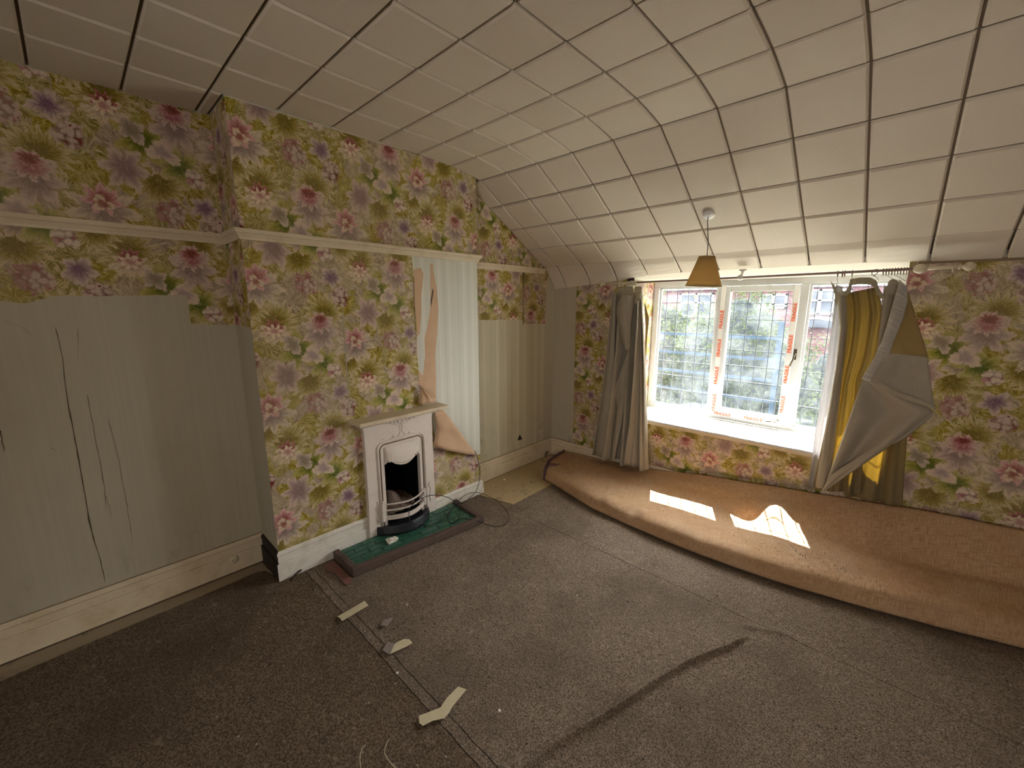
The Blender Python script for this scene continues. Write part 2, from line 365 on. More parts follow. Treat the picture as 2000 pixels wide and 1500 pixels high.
# ------------------------------------------------------------------ mesh helpers
class MB:
    def __init__(s): s.bm = bmesh.new(); s.uvl = s.bm.loops.layers.uv.new('UVMap')
    def face(s, vs, uvs=None, smooth=False):
        try: f = s.bm.faces.new(vs)
        except ValueError: return None
        f.smooth = smooth
        if uvs:
            for l, q in zip(f.loops, uvs): l[s.uvl].uv = q
        return f
    def v(s, p): return s.bm.verts.new(p)
    def box(s, lo, hi):
        p = [s.v((x, y, z)) for z in (lo[2], hi[2]) for y in (lo[1], hi[1]) for x in (lo[0], hi[0])]
        for q in ((0, 2, 3, 1), (4, 5, 7, 6), (0, 1, 5, 4), (2, 6, 7, 3), (0, 4, 6, 2), (1, 3, 7, 5)): s.face([p[i] for i in q])
        return s
    def hexa(s, p):                                  # 8 corners: bottom ring 0-3, top ring 4-7
        p = [s.v(q) for q in p]
        for q in ((3, 2, 1, 0), (4, 5, 6, 7), (0, 1, 5, 4), (1, 2, 6, 5), (2, 3, 7, 6), (3, 0, 4, 7)): s.face([p[i] for i in q])
        return s
    def prism(s, poly, d, smooth=False):             # poly: 3D points, d: extrusion vector
        a = [s.v(Vector(q)) for q in poly]; b = [s.v(Vector(q)+Vector(d)) for q in poly]
        for t in tessellate_polygon([[Vector(q) for q in poly]]):
            s.face([a[i] for i in t]); s.face([b[i] for i in reversed(t)])
        n = len(poly)
        for i in range(n): s.face([a[i], b[i], b[(i+1) % n], a[(i+1) % n]], smooth=smooth)
        return s
    def tube(s, pts, r, n=8, caps=True, close=False):
        pts = [Vector(p) for p in pts]; rings = []; N = len(pts); ref = None
        for i, p in enumerate(pts):
            t = (pts[(i+1) % N if close else min(i+1, N-1)]-pts[(i-1) % N if close else max(i-1, 0)]).normalized()
            if ref is None or abs(ref.dot(t)) > .95: ref = Vector((0, 0, 1)) if abs(t.z) < .9 else Vector((1, 0, 0))
            x = (ref-t*ref.dot(t)).normalized(); y = t.cross(x); ref = x
            rr = r[i] if isinstance(r, (list, tuple)) else r
            rings.append([s.v(p+x*math.cos(2*PI*k/n)*rr+y*math.sin(2*PI*k/n)*rr) for k in range(n)])
        for i in range(N if close else N-1):
            A, B = rings[i], rings[(i+1) % N]
            for k in range(n): s.face([A[k], A[(k+1) % n], B[(k+1) % n], B[k]], smooth=True)
        if caps and not close: s.face(rings[0][::-1]); s.face(rings[-1])
        return s
    def lathe(s, prof, o, axis=(0, 0, 1), n=20):
        q = Vector((0, 0, 1)).rotation_difference(Vector(axis)); rings = []
        for (r, h) in prof: rings.append([s.v(Vector(o)+q @ Vector((r*math.cos(2*PI*k/n), r*math.sin(2*PI*k/n), h))) for k in range(n)])
        for A, B in zip(rings, rings[1:]):
            for k in range(n): s.face([A[k], A[(k+1) % n], B[(k+1) % n], B[k]], smooth=True)
        s.face(rings[0][::-1]); s.face(rings[-1]); return s
    def grid(s, P, uv=None, smooth=True, flip=False):  # P[i][j]
        W = [[s.v(p) for p in row] for row in P]
        for i in range(len(P)-1):
            for j in range(len(P[0])-1):
                q = [(i, j), (i+1, j), (i+1, j+1), (i, j+1)]
                if flip: q = q[::-1]
                s.face([W[a][b] for a, b in q], [uv[a][b] for a, b in q] if uv else None, smooth)
        return s
    def planar_uv(s):
        s.bm.normal_update()
        for f in s.bm.faces:
            n = f.normal
            for l in f.loops:
                c = l.vert.co
                if abs(n.z) > .8: l[s.uvl].uv = (c.x, c.y)
                elif abs(n.x) >= abs(n.y): l[s.uvl].uv = (c.y, c.z)
                else: l[s.uvl].uv = (c.x, c.z)
        return s
    def build(s, name, mat, parent=None, uv=True, solid=0, bevel=0, sub=0, recalc=True, **props):
        if recalc: bmesh.ops.recalc_face_normals(s.bm, faces=s.bm.faces)
        if uv: s.planar_uv()
        me = bpy.data.meshes.new(name); s.bm.to_mesh(me); s.bm.free()
        for m_ in (mat if isinstance(mat, list) else [mat]): me.materials.append(m_)
        return put(name, me, parent, solid, bevel, sub, **props)
def put(name, me, parent=None, solid=0, bevel=0, sub=0, **props):
    o = bpy.data.objects.new(name, me); COL.objects.link(o)
    if parent: o.parent = parent; o.matrix_parent_inverse = Matrix.Translation(-parent.location) if parent.type == 'EMPTY' else Matrix()
    if solid: m_ = o.modifiers.new('thickness', 'SOLIDIFY'); m_.thickness = solid; m_.offset = 0
    if bevel: m_ = o.modifiers.new('bevel', 'BEVEL'); m_.width = bevel; m_.segments = 2; m_.limit_method = 'ANGLE'
    if sub: m_ = o.modifiers.new('smooth', 'SUBSURF'); m_.levels = sub; m_.render_levels = sub
    for k, q in props.items(): o[k] = q
    return o
def thing(name, label, cat, loc=(0, 0, 0), group=None):
    o = bpy.data.objects.new(name, None); COL.objects.link(o); o.location = loc; o['label'] = label; o['category'] = cat
    o.empty_display_size = .05
    if group: o['group'] = group
    return o
def tag(o, label, cat, group=None, kind=None):
    o['label'] = label; o['category'] = cat
    if group: o['group'] = group
    if kind: o['kind'] = kind
    return o
def K(): return dict(kind='structure')
def lerp(a, b, t): return a+(b-a)*t
def interp(x, tab):
    if x <= tab[0][0]: return tab[0][1]
    for (a, b), (c, d) in zip(tab, tab[1:]):
        if x <= c: return lerp(b, d, (x-a)/(c-a))
    return tab[-1][1]
def smooth_poly(P, n, closed=False):                 # Catmull-Rom through P, n points per span
    P = [Vector(p) for p in P]; out = []; N = len(P)
    for i in range(N if closed else N-1):
        g_ = lambda k: P[k % N] if closed else P[min(max(k, 0), N-1)]
        a, b, c, d = g_(i-1), g_(i), g_(i+1), g_(i+2)
        for k in range(n):
            t = k/n; out.append(.5*((2*b)+(c-a)*t+(2*a-5*b+4*c-d)*t*t+(3*b-3*c+d-a)*t**3))
    if not closed: out.append(P[-1])
    return out
def resample(P, n):
    P = [Vector(p) for p in P]; L = [0]
    for a, b in zip(P, P[1:]): L.append(L[-1]+(b-a).length)
    out = []
    for k in range(n):
        s_ = L[-1]*k/(n-1); i = 0
        while i < len(P)-2 and L[i+1] < s_: i += 1
        out.append(P[i].lerp(P[i+1], (s_-L[i])/max(1e-9, L[i+1]-L[i])))
    return out
def nz(*p): return noise.noise(Vector(p))

# ------------------------------------------------------------------ the room
XA, XC, XB, YW, YF = -.334, -.164, -.005, 1.208, 1.68      # alcove walls, chimney breast face, window wall, window frame plane
Y0B, Y1B, HC = -1.78, -.06, 2.78
XR, YR = 4.7, -4.6
PROF = [(-15.05, 3.459), (-8.05, 3.459), (-7.04, 3.459), (-6.04, 3.459), (-5.03, 3.459), (-4.03, 3.459), (-3.03, 3.459), (-2.04, 3.455), (-1.04, 3.43), (-.06, 3.28), (.81, 2.78), (1.67, 2.26), (2.53, 1.75), (3.4, 1.25)]
PROF = [(a*T, (b+5.657)*T) for a, b in PROF]
def prof_z(y):
    return interp(y, PROF) if y < 1.037 else 2.107-.6*(y-1.037)
# fine profile with the gentle bend towards the slope
FINE = [(YR-.15, HC), (-1.2, HC), (-.93, 2.779), (-.622, 2.777), (-.47, 2.774), (-.317, 2.766), (-.16, 2.748), (-.018, 2.722), (.247, 2.573), (.509, 2.415), (.772, 2.259), (1.037, 2.107), (1.208, 2.02), (1.30, 1.985), (1.75, 1.955)]
mb = MB()
poly = [(-.52, y, z+.016) for y, z in FINE]+[(-.52, y, z+.14) for y, z in FINE[::-1]]
mb.prism(poly, (XR+.16+.52, 0, 0))
ceiling = mb.build('ceiling', M['gap'], **K())

def tile_mesh(x0, x1, P0, P1, mids, thick=.015, gap=.0046, be=.009, ends=(1, 1)):
    """one ceiling tile: a slab from profile point P0 to P1, bevelled edges, open joint round it"""
    path = [Vector((0, *P0))]+[Vector((0, *q)) for q in mids]+[Vector((0, *P1))]
    L = sum((b-a).length for a, b in zip(path, path[1:]))
    def pt(s_):
        s_ = min(max(s_, 0), L)
        for a, b in zip(path, path[1:]):
            l = (b-a).length
            if s_ <= l+1e-9: q = a.lerp(b, s_/max(l, 1e-9)); d = (b-a).normalized(); return q, Vector((0, -d.z, d.y))
            s_ -= l
        return path[-1], Vector((0, -d.z, d.y))
    ss = [(gap, 0), (gap+.0012, .5), (gap+be, 1)]+[(L*k/(len(mids)+1), 1) for k in range(1, len(mids)+1)]+[(L-gap-be, 1), (L-gap-.0012, .5), (L-gap, 0)]
    xs = [(x0+gap, 0), (x0+gap+.0012, .5), (x0+gap+be, 1), (x1-gap-be, 1), (x1-gap-.0012, .5), (x1-gap, 0)]
    mb = MB(); P = []
    for s_, ds in ss:
        q, n = pt(s_); row = []
        for x, dx in xs:
            d = min(ds, dx); row.append(Vector((x, q.y, q.z))+n*(thick*(1-d)))
        P.append(row)
    mb.grid(P, smooth=False, flip=True); return mb
rows = [a/1 for a, b in PROF[1:]]
rows_y = [-8.05*T-1.005*T*k for k in range(7, 0, -1)]+rows
def zf(y): return interp(y, FINE)
far_bm = MB(); far_started = False
cache = {}
nrow = len(rows_y)-1
for j in range(nrow):
    ya, yb = rows_y[j], rows_y[j+1]
    if yb < YR: continue
    ya = max(ya, YR+.002)
    mids = [(lerp(ya, yb, k/3), zf(lerp(ya, yb, k/3))) for k in (1, 2)] if -1. < ya < -.1 else []
    for i in range(-1, 16):
        x0, x1 = i*T, (i+1)*T
        y_a, y_b = ya, yb
        if i == -1:
            if yb <= Y0B: x0 = XA
            elif ya < Y0B: x0 = XA; y_b = Y0B-.003
            elif ya > -.1: x0 = XC
            else: continue
            x0 += .001
        x1 = min(x1, XR-.002)
        mb = tile_mesh(x0, x1, (y_a, zf(y_a)), (y_b, zf(y_b)), mids if y_b == yb else [])
        if ya < -2.9:
            me = bpy.data.meshes.new('tmp'); mb.bm.to_mesh(me); mb.bm.free(); far_bm.bm.from_mesh(me); bpy.data.meshes.remove(me); continue
        if i >= 0 and i < 15:
            if j not in cache:
                me = bpy.data.meshes.new('ceiling_tile')
                bmesh.ops.translate(mb.bm, verts=mb.bm.verts, vec=(-x0, 0, 0)); mb.planar_uv(); mb.bm.to_mesh(me); me.materials.append(M['tile']); cache[j] = me
            mb.bm.free(); o = put('ceiling_tile', cache[j], ceiling); o.location = (x0, 0, 0)
        else: mb.build('ceiling_tile', M['tile'], ceiling, recalc=False)
far_bm.build('ceiling_tile', M['tile'], ceiling, recalc=False, kind='stuff')
def head_z(x): return interp(x, [(-.164, 1.893), (.15, 1.915), (.58, 1.947), (.80, 1.975), (1.05, 2.000), (2.6, 2.000), (2.75, 1.985), (4.7, 1.970)])
for i in range(-1, 16):                                      # last row: bends down to the window wall
    x0, x1 = (XC+.001 if i == -1 else i*T), min((i+1)*T, XR-.002)
    P = []
    for k in range(5):
        row = []
        for (x, dx) in ((x0+.0046, 0), (x0+.0058, .5), (x0+.0136, 1), (x1-.0136, 1), (x1-.0058, .5), (x1-.0046, 0)):
            zt = head_z(x); y = lerp(1.0395, YW-.001, k/4); droop = (2.004-zt)
            z = 2.105-.60*(y-1.037)-max(droop, -.01)*(k/4)**1.6
            row.append((x, y+.006*(1-dx), z+.011*(1-dx if k else 1)))
        P.append(row)
    MB().grid(P, smooth=False, flip=True).build('ceiling_tile', M['tile'], ceiling, recalc=False)

# walls
mb = MB(); mb.box((-.5, YR-.15, -.05), (XA, Y0B+.0, HC+.02)); wall_left = mb.build('wall_left', M['lining'], **K())
mb = MB()
HY0, HY1, HZ = -1.045, -.735, .64                           # fire opening
mb.box((-.5, Y0B, -.05), (XB, HY0, HC+.02)); mb.box((-.5, HY1, -.05), (XB, Y1B, 2.735)); mb.box((-.5, HY0, HZ), (XB, HY1, HC+.02)); mb.box((-.5, HY0, -.05), (-.30, HY1, HZ))
wall_chim = mb.build('wall_chimney', M['stripe_pale'], **K())
mb = MB()
mb.prism([(-.5, Y1B, -.05), (-.5, YW, -.05), (-.5, YW, 2.03), (-.5, 1.037, 2.125), (-.5, -.018, 2.74), (-.5, Y1B, 2.75)], (.5+XC, 0, 0))
wall_alc = mb.build('wall_alcove', M['stripe_cream'], **K())
mb = MB()
SZ = .625                                                    # underside of the sill board
mb.box((-.5, YW, -.05), (.77, 1.75, 2.03)); mb.box((.77, YW, -.05), (2.66, 1.75, SZ)); mb.box((2.66, YW, -.05), (XR+.15, 1.75, 2.03))
wall_back = mb.build('wall_back', M['lining'], **K())
mb = MB(); mb.prism([(.77, YW-.003, 2.04), (.77, YW-.003, 2.000), (.77, 1.30, 1.962), (.77, 1.66, 1.945), (.77, 1.75, 1.945), (.77, 1.75, 2.04)], (1.89, 0, 0))
mb.build('trim_1', M['ceil'], **K())
mb = MB(); mb.box((XR, YR-.15, -.05), (XR+.15, 1.75, HC+.1)); mb.build('wall_right', M['floral'], **K())
mb = MB(); rx0, rx1, rz0, rz1 = 2.8, 3.8, 1.15, 1.95
mb.box((-.5, YR-.15, -.05), (rx0, YR, HC+.1)); mb.box((rx1, YR-.15, -.05), (XR+.15, YR, HC+.1)); mb.box((rx0, YR-.15, -.05), (rx1, YR, rz0)); mb.box((rx0, YR-.15, rz1), (rx1, YR, HC+.1))
mb.build('wall_rear', M['lining'], **K())
mb = MB()
for a, b, c, d in ((rx0, rx0+.06, rz0, rz1), (rx1-.06, rx1, rz0, rz1), (rx0, rx1, rz0, rz0+.06), (rx0, rx1, rz1-.06, rz1), (3.33, 3.37, rz0, rz1)): mb.box((a, YR-.12, c), (b, YR-.07, d))
mb.build('added_fill_window', M['window_paint'], **K())  # unseen rear window, frame and opening added to let in fill light

# floor boards under everything
mb = MB(); mb.box((-.5, YR-.15, -.06), (XR+.15, 1.75, -.022)); floor = mb.build('floor', M['gap'], **K())
x = XA
while x < XR:                                                # boards run towards the window
    mb = MB(); mb.box((x+.0015, YR, -.022), (min(x+.118, XR), YW-.001, -.010)); mb.build('floor_board', M['board'], floor); x += .12

# ---- wall coverings
def sheet(name, ax, v, poly, mat, parent, th=.0016, label=None, wob=0., kw={}):
    """paper pasted on the wall plane ax = v; poly gives (along, height)"""
    pts = []
    n = len(poly)
    for k in range(n):
        a, b = poly[k], poly[(k+1) % n]; L = math.dist(a, b)
        m_ = max(1, int(L/.035)) if wob else 1
        for q in range(m_):
            t = q/m_; u, z = lerp(a[0], b[0], t), lerp(a[1], b[1], t)
            if wob and 0 < t: u += wob*nz(u*9, z*9, 1.3+v); z += wob*nz(u*9, z*9, 7.7+v)
            pts.append((u, z))
    if ax == 'x': P = [(v, u, z) for u, z in pts]; d = (th, 0, 0)
    else: P = [(u, v, z) for u, z in pts]; d = (0, -th, 0)
    o = MB().prism(P, d).build(name, mat, parent)
    if label: o['label'] = label
    return o
F = M['floral']
sheet('wallpaper', 'x', XA, [(YR, 1.79), (-2.75, 1.755), (-2.62, 1.735), (-2.52, 1.77), (-2.0, 1.782), (-2.0, HC), (YR, HC)], F, wall_left, wob=.006)
sheet('wallpaper', 'x', XA+.001, [(-2.002, 1.62), (-1.90, 1.612), (-1.782, 1.605), (-1.782, HC), (-2.002, HC)], F, wall_left, .0022, wob=.004)
sheet('wallpaper', 'y', Y0B, [(XA+.001, 1.605), (XB, 1.60), (XB, HC), (XA+.001, HC)], F, wall_chim, wob=.003)
sheet('bare_paper', 'y', Y0B, [(XA+.001, .19), (XB-.001, .19), (XB-.001, 1.60), (XA+.001, 1.61)], M['lining'], wall_chim, .001)
# chimney breast: floral left part with the torn edge, floral top above the rail, floral foot below the hanging flap
TE = [(-.575, .885), (-.66, .90), (-.678, 1.05), (-.690, 1.35), (-.683, 1.60), (-.700, 1.80), (-.694, 1.95), (-.703, 2.09)]
fr = []
sheet('wallpaper', 'x', XB, [(Y0B-.002, .17), (-1.17, .17), (-1.17, .885)]+TE+[(Y0B-.002, 2.09)], F, wall_chim)
sheet('wallpaper', 'x', XB, [(Y0B-.002, 2.09), (Y1B, 2.09), (Y1B, 2.73), (-.2, HC), (Y0B-.002, HC)], F, wall_chim)
sheet('wallpaper', 'x', XB, [(-.62, .10), (Y1B, .10), (Y1B, .37), (-.18, .40), (-.40, .52), (-.555, .60), (-.585, .885), (-.62, .885)], F, wall_chim)
sheet('wallpaper', 'x', XB, [(-1.17, .60), (-.62, .60), (-.62, .885), (-1.17, .885)], F, wall_chim, .001)
sheet('wallpaper', 'y', Y1B+.0016, [(XC, .19), (XB, .19), (XB, 2.73), (XC, 2.75)], F, wall_chim)
# peach torn patches of backing paper
pp = lambda L_: [tuple(at(x_, y_, 'x', XB)[1:3]) for x_, y_ in L_]
C4 = lambda L_: pp([(780+a/3.261, 480+b/3.261) for a, b in L_])
sheet('torn_backing_paper', 'x', XB, C4([(92, 150), (135, 140), (152, 175), (150, 215), (138, 330), (140, 420), (130, 560), (108, 582), (96, 420), (88, 260)]), M['peach'], wall_chim, .0012)
sheet('torn_backing_paper', 'x', XB, C4([(197, 118), (213, 110), (218, 165), (238, 275), (247, 400), (240, 560), (228, 690), (232, 840), (232, 985), (190, 985), (150, 900), (122, 880), (118, 790), (150, 830), (165, 700), (160, 590), (180, 510), (195, 420), (200, 330), (196, 220)]), M['peach'], wall_chim, .0012)
sheet('paper_tear', 'x', XB+.0012, C4([(212, 272), (218, 285), (208, 350), (202, 392), (199, 350), (205, 310)]), M['dark'], wall_chim, .0004)
sheet('paper_tear', 'x', XB+.0012, C4([(88, 200), (93, 200), (98, 420), (107, 575), (103, 578), (93, 420)]), M['gap'], wall_chim, .0006)
# pale seam in the floral paper
sheet('paper_tear', 'x', XB+.0016, pp([(667.5, 600), (669, 600), (684.5, 802), (681.5, 802)]), M['header'], wall_chim, .0006)
# right alcove
sheet('wallpaper', 'x', XC, [(-.06, .19), (.052, .19), (.052, 1.59), (.70, 1.575), (.70, 2.31), (-.018, 2.73), (-.06, 2.745)], F, wall_alc, wob=.002)
sheet('wallpaper', 'x', XC+.001, [(.702, 1.535), (.86, 1.528), (1.055, 1.522), (1.07, 1.70), (1.075, 1.92), (1.10, 2.05), (1.037, 2.12), (.70, 2.31)], F, wall_alc, .0022, wob=.004)
sheet('paper_tear', 'x', XC+.0032, [(.698, 1.53), (.708, 1.53), (.704, 1.85), (.712, 2.06), (.690, 2.06), (.700, 1.85)], M['dark'], wall_alc, .0006)
sheet('bare_paper', 'x', XC, [(1.06, .19), (YW, .19), (YW, 1.92), (1.09, 2.05), (1.07, 1.7), (1.055, 1.52)], M['lining'], wall_alc, .0012)
sheet('paper_tear', 'x', XC+.0001, [(.62, .30), (.70, .295), (.655, .36)], M['debris_dark'], wall_alc, .0012)
# window wall
sheet('wallpaper', 'y', YW, [(.145, .19), (.77, .19), (.77, 2.0), (.55, 1.955), (.135, 1.925)], F, wall_back, wob=.002)
sheet('wallpaper', 'y', YW, [(.77, .17), (2.66, .17), (2.66, .628), (.77, .628)], F, wall_back)
sheet('wallpaper', 'y', YW, [(2.66, .10), (XR, .10), (XR, 1.985), (2.66, 1.99)], F, wall_back)
for v_, s_ in ((.77, 1), (2.66, -1)):
    MB().box((min(v_, v_+s_*.0016), YW-.001, .645), (max(v_, v_+s_*.0016), YF, 1.95)).build('wallpaper', F if s_ == 1 else M['ceil'], wall_back)
# dark missing strip along the head of the paper at the right
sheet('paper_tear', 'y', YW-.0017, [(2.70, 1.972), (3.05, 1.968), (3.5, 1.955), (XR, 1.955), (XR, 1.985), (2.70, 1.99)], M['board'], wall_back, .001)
# cracks and tears in the lining on the left wall
def crack(pts, wd_, par=wall_left, ax='x', v=XA, mat='dark', th=.0012):
    wd = wd_*.55; P = [at(x_, y_, ax, v) for x_, y_ in pts]
    P = smooth_poly(P, 6); out = []; n = len(P)
    for k, p in enumerate(P): out.append((p.y+.0035*nz(p.z*40, k, 2), p.z+.002*nz(k*.5, 3, 3)))
    A = []; B = []
    for k, (a, b) in enumerate(out):
        ww = wd*(.35+.65*abs(nz(k*.37, 9, 1))*2)*math.sin(PI*min(1, (k+1)/n*1.02))**.4
        A.append((v+th, a-ww/2, b)); B.append((v+th, a+ww/2, b))
    mb = MB(); mb.grid([A, B], smooth=False); return mb.build('crack', M[mat], par)
crack([(108, 640), (122, 700), (130, 770), (147, 860), (163, 950), (180, 1040), (195, 1090), (207, 1142)], .012)
crack([(170, 770), (183, 840), (196, 905), (205, 960), (206, 1000)], .006)
crack([(205, 965), (212, 985), (219, 1013)], .004)
crack([(212, 820), (230, 890), (243, 960), (252, 1010), (260, 1072)], .005)
crack([(200, 1086), (230, 1080), (260, 1073)], .004)
crack([(440, 817), (458, 812), (475, 810)], .005)
crack([(10, 628), (40, 638), (68, 660)], .005)
crack([(0, 840), (4, 860), (9, 884)], .014)
crack([(100, 875), (112, 882)], .004)
crack([(152, 640), (153, 705)], .003)
crack([(455, 1028), (495, 1013), (515, 1006)], .006)

# ---- skirting boards and picture rails
SK = [(0, 0), (.022, 0), (.022, .113), (.020, .117), (.008, .118), (.008, .124), (.013, .126), (.012, .165), (.017, .172), (.014, .186), (.004, .195), (0, .195)]
def moulding(name, prof, a, b, out, z0, mat, mitre=(0, 0), segs=1, **kw):
    """profile (out, up) swept from a to b (xy), out = outward normal"""
    a, b, out = Vector((*a, 0)), Vector((*b, 0)), Vector((*out, 0)); d = (b-a).normalized(); P = []
    for e, base, mt in ((0, a, -mitre[0]), (1, b, mitre[1])):
        P.append([base+out*o+d*(mt*o)+Vector((0, 0, z0+h)) for o, h in prof])
    if segs > 1: P = [[P[0][k].lerp(P[1][k], q/segs) for k in range(len(prof))] for q in range(segs+1)]
    mb = MB(); R = [[mb.v(p) for p in row] for row in P]
    n = len(prof)
    for A, B in zip(R, R[1:]):
        for k in range(n): mb.face([A[k], A[(k+1) % n], B[(k+1) % n], B[k]])
    mb.face(R[0]); mb.face(R[-1][::-1])
    return mb.build(name, mat, **kw)
moulding('baseboard_left', SK, (XA, YR), (XA, Y0B), (1, 0), 0, M['paint_cream'], **K())
moulding('baseboard_left', SK, (XA+.022, Y0B), (XB, Y0B), (0, -1), 0, M['old_stain'], (0, 1), **K())
moulding('baseboard_chimney', SK, (XB, Y0B), (XB, -1.19), (1, 0), 0, M['paint_white'], (1, 0), **K())
moulding('baseboard_chimney', SK, (XB, -.605), (XB, Y1B), (1, 0), -.075, M['paint_white'], (0, 1), **K())
moulding('baseboard_chimney', SK, (XC, Y1B), (XB, Y1B), (0, 1), -.03, M['paint_cream'], (0, 1), **K())
moulding('baseboard_alcove', SK, (XC, Y1B), (XC, YW), (1, 0), 0, M['paint_cream'], (0, -1), **K())
moulding('baseboard_back', SK, (XC, YW), (XR, YW), (0, -1), 0, M['paint_cream'], (-1, 0), **K())
moulding('baseboard_right', SK, (XR, YR), (XR, YW), (-1, 0), 0, M['paint_cream'], (0, -1), **K())
moulding('baseboard_rear', SK, (XA, YR), (XR, YR), (0, 1), 0, M['paint_cream'], (-1, -1), **K())
for nm, ax_, v_, a_, b_, par_ in (('gap_shadow_dirt', 'x', XA, YR, Y0B, wall_left), ('gap_shadow_dirt', 'x', XC, Y1B, YW, wall_alc), ('gap_shadow_dirt', 'y', YW, XC, 1.3, wall_back)):
    sheet(nm, ax_, v_, [(a_, .190), (b_, .190), (b_, .200), (a_, .201)], M['board'], par_, .0022, wob=.003)  # dark strip along skirting tops: gap shadow and dirt put in as colour
RL = [(0, 0), (.010, 0), (.012, .012), (.022, .030), (.030, .036), (.034, .046), (.034, .056), (0, .056)]
moulding('trim_2', RL, (XA, YR), (XA, Y0B), (1, 0), 2.082, M['paint_cream'], **K())
moulding('trim_3', RL, (XA, Y0B), (XB, Y0B), (0, -1), 2.080, M['paint_cream'], (-1, 1), **K())
moulding('trim_4', RL, (XB, Y0B), (XB, Y1B), (1, 0), 2.078, M['paint_cream'], (1, 1), **K())
moulding('trim_5', RL, (XB, Y1B), (XC, Y1B), (0, 1), 2.076, M['paint_cream'], (1, -1), **K())
moulding('trim_6', RL, (XC, Y1B), (XC, 1.03), (1, 0), 2.045, M['paint_cream'], **K())

# ------------------------------------------------------------------ front window
win = thing('window_1', 'white painted three-light leaded window in the far wall', 'window', (1.71, YF, .64)); win['kind'] = 'structure'
WP = M['window_paint']
FX0, FX1, FZ0, FZ1 = .775, 2.66, .645, 1.945
def bars(name, rects, y0, y1, mat=WP, parent=win, bev=.004):
    for a, b, c, d in rects: MB().box((a, y0, c), (b, y1, d)).build(name, mat, parent, bevel=bev)
bars('frame_rail', [(FX0, FX1, FZ0, .69), (FX0, FX1, 1.895, FZ1)], YF-.01, YF+.07)
bars('frame_stile', [(FX0, .83, .69, 1.895), (1.392, 1.450, .69, 1.895), (2.030, 2.090, .69, 1.895), (2.60, FX1, .69, 1.895)], YF-.012, YF+.07)
def beads(x0, x1, z0, z1, y, wd=.018): bars('glazing_bead', [(x0, x1, z0, z0+wd), (x0, x1, z1-wd, z1), (x0, x0+wd, z0+wd, z1-wd), (x1-wd, x1, z0+wd, z1-wd)], y, y+.02, bev=.003)
beads(.83, 1.392, .69, 1.895, YF+.012); beads(2.09, 2.60, .69, 1.895, YF+.012)
sash = MB()
for a, b, c, d in ((1.455, 1.505, .695, 1.888), (1.982, 2.026, .695, 1.888), (1.505, 1.982, .695, .76), (1.505, 1.982, 1.838, 1.888)): sash.box((a, YF-.028, c), (b, YF+.03, d))
sash.build('casement_sash', WP, win, bevel=.004)
def pane(x0, x1, z0, z1, y):
    gl = MB().box((x0, y, z0), (x1, y+.004, z1)).build('glass_pane', M['glass'], win); return gl
def leads(x0, x1, z0, z1, y, xs, zs, parent):
    mb = MB()
    for x_ in xs: mb.box((x_-.0024, y-.002, z0), (x_+.0024, y+.006, z1))
    for z_ in zs: mb.box((x0, y-.001, z_-.0014), (x1, y+.005, z_+.0014))
    mb.build('leading', M['lead'], parent)
g1 = pane(.845, 1.38, .705, 1.882, YF+.02); leads(.845, 1.38, .705, 1.882, YF+.02, (.904, 1.009, 1.117, 1.222, 1.327), (1.744, 1.596, 1.448, 1.302, 1.157, 1.014, .868), g1)
g2 = pane(1.505, 1.982, .76, 1.838, YF); leads(1.505, 1.982, .76, 1.838, YF, (1.543, 1.653, 1.753, 1.852, 1.948), (1.734, 1.595, 1.456, 1.317, 1.175, 1.030, .888), g2)
g3 = pane(2.105, 2.585, .705, 1.882, YF+.02); leads(2.105, 2.585, .705, 1.882, YF+.02, (2.142, 2.245, 2.348, 2.451, 2.54), (1.749, 1.605, 1.455, 1.313, 1.169, 1.024, .872), g3)
# casement handle
h = MB(); h.box((2.040, YF-.036, 1.27), (2.062, YF-.028, 1.36)); h.lathe([(.011, 0), (.011, .014), (.006, .02)], (2.051, YF-.036, 1.315), (0, -1, 0), 12)
h.tube([(2.051, YF-.052, 1.315), (2.044, YF-.055, 1.27), (2.032, YF-.055, 1.235), (2.028, YF-.054, 1.215)], [.007, .006, .006, .008], 8); h.build('casement_handle', M['brass'], win)
h = MB(); h.tube([(1.90, YF-.032, .70), (1.94, YF-.05, .712), (1.975, YF-.055, .716), (2.0, YF-.045, .722), (1.985, YF-.04, .742)], .004, 6); h.build('casement_stay', M['brass'], win)
# FRAGILE parcel tape round the casement
def tape_strip(a, b, wd, rep, yoff=YF-.0305, start=0.):
    a, b = Vector(a), Vector(b); d = (b-a); L = d.length; d.normalize(); nrm = Vector((-d.z, 0, d.x))
    mb = MB(); n = max(2, int(L/.03)); A = []; B = []
    for k in range(n+1):
        p = a+d*(L*k/n); wv = .0015*nz(p.x*30, p.z*30, 4); A.append((p+nrm*(wd/2+wv*1.5))+Vector((0, -abs(wv), 0))); B.append((p-nrm*(wd/2+wv))+Vector((0, -abs(wv), 0)))
    s_ = mb.grid([A, B], smooth=False).build('parcel_tape', M['tape_white'], win, solid=.0006)
    s_['label'] = 'white parcel tape printed FRAGILE in orange-red'
    k = start
    while k+rep*.8 < L+.02:
        cu = bpy.data.curves.new('lettering', 'FONT'); cu.body = 'FRAGILE'; cu.size = wd*1.06; cu.extrude = .0003; cu.offset = .0011; cu.space_character = 1.08
        o = bpy.data.objects.new('lettering', cu); COL.objects.link(o); cu.materials.append(M['tape_red'])
        o.parent = s_; ang = math.atan2(d.z, d.x); p = a+d*k-nrm*(wd*.38)
        o.matrix_world = Matrix.Translation(p+Vector((0, -.0035, 0))) @ Matrix.Rotation(-ang, 4, 'Y') @ Matrix.Rotation(PI/2, 4, 'X'); k += rep
tape_strip((1.452, yT := YF-.031, .70), (1.449, yT, 1.90), .040, .262, start=.02)
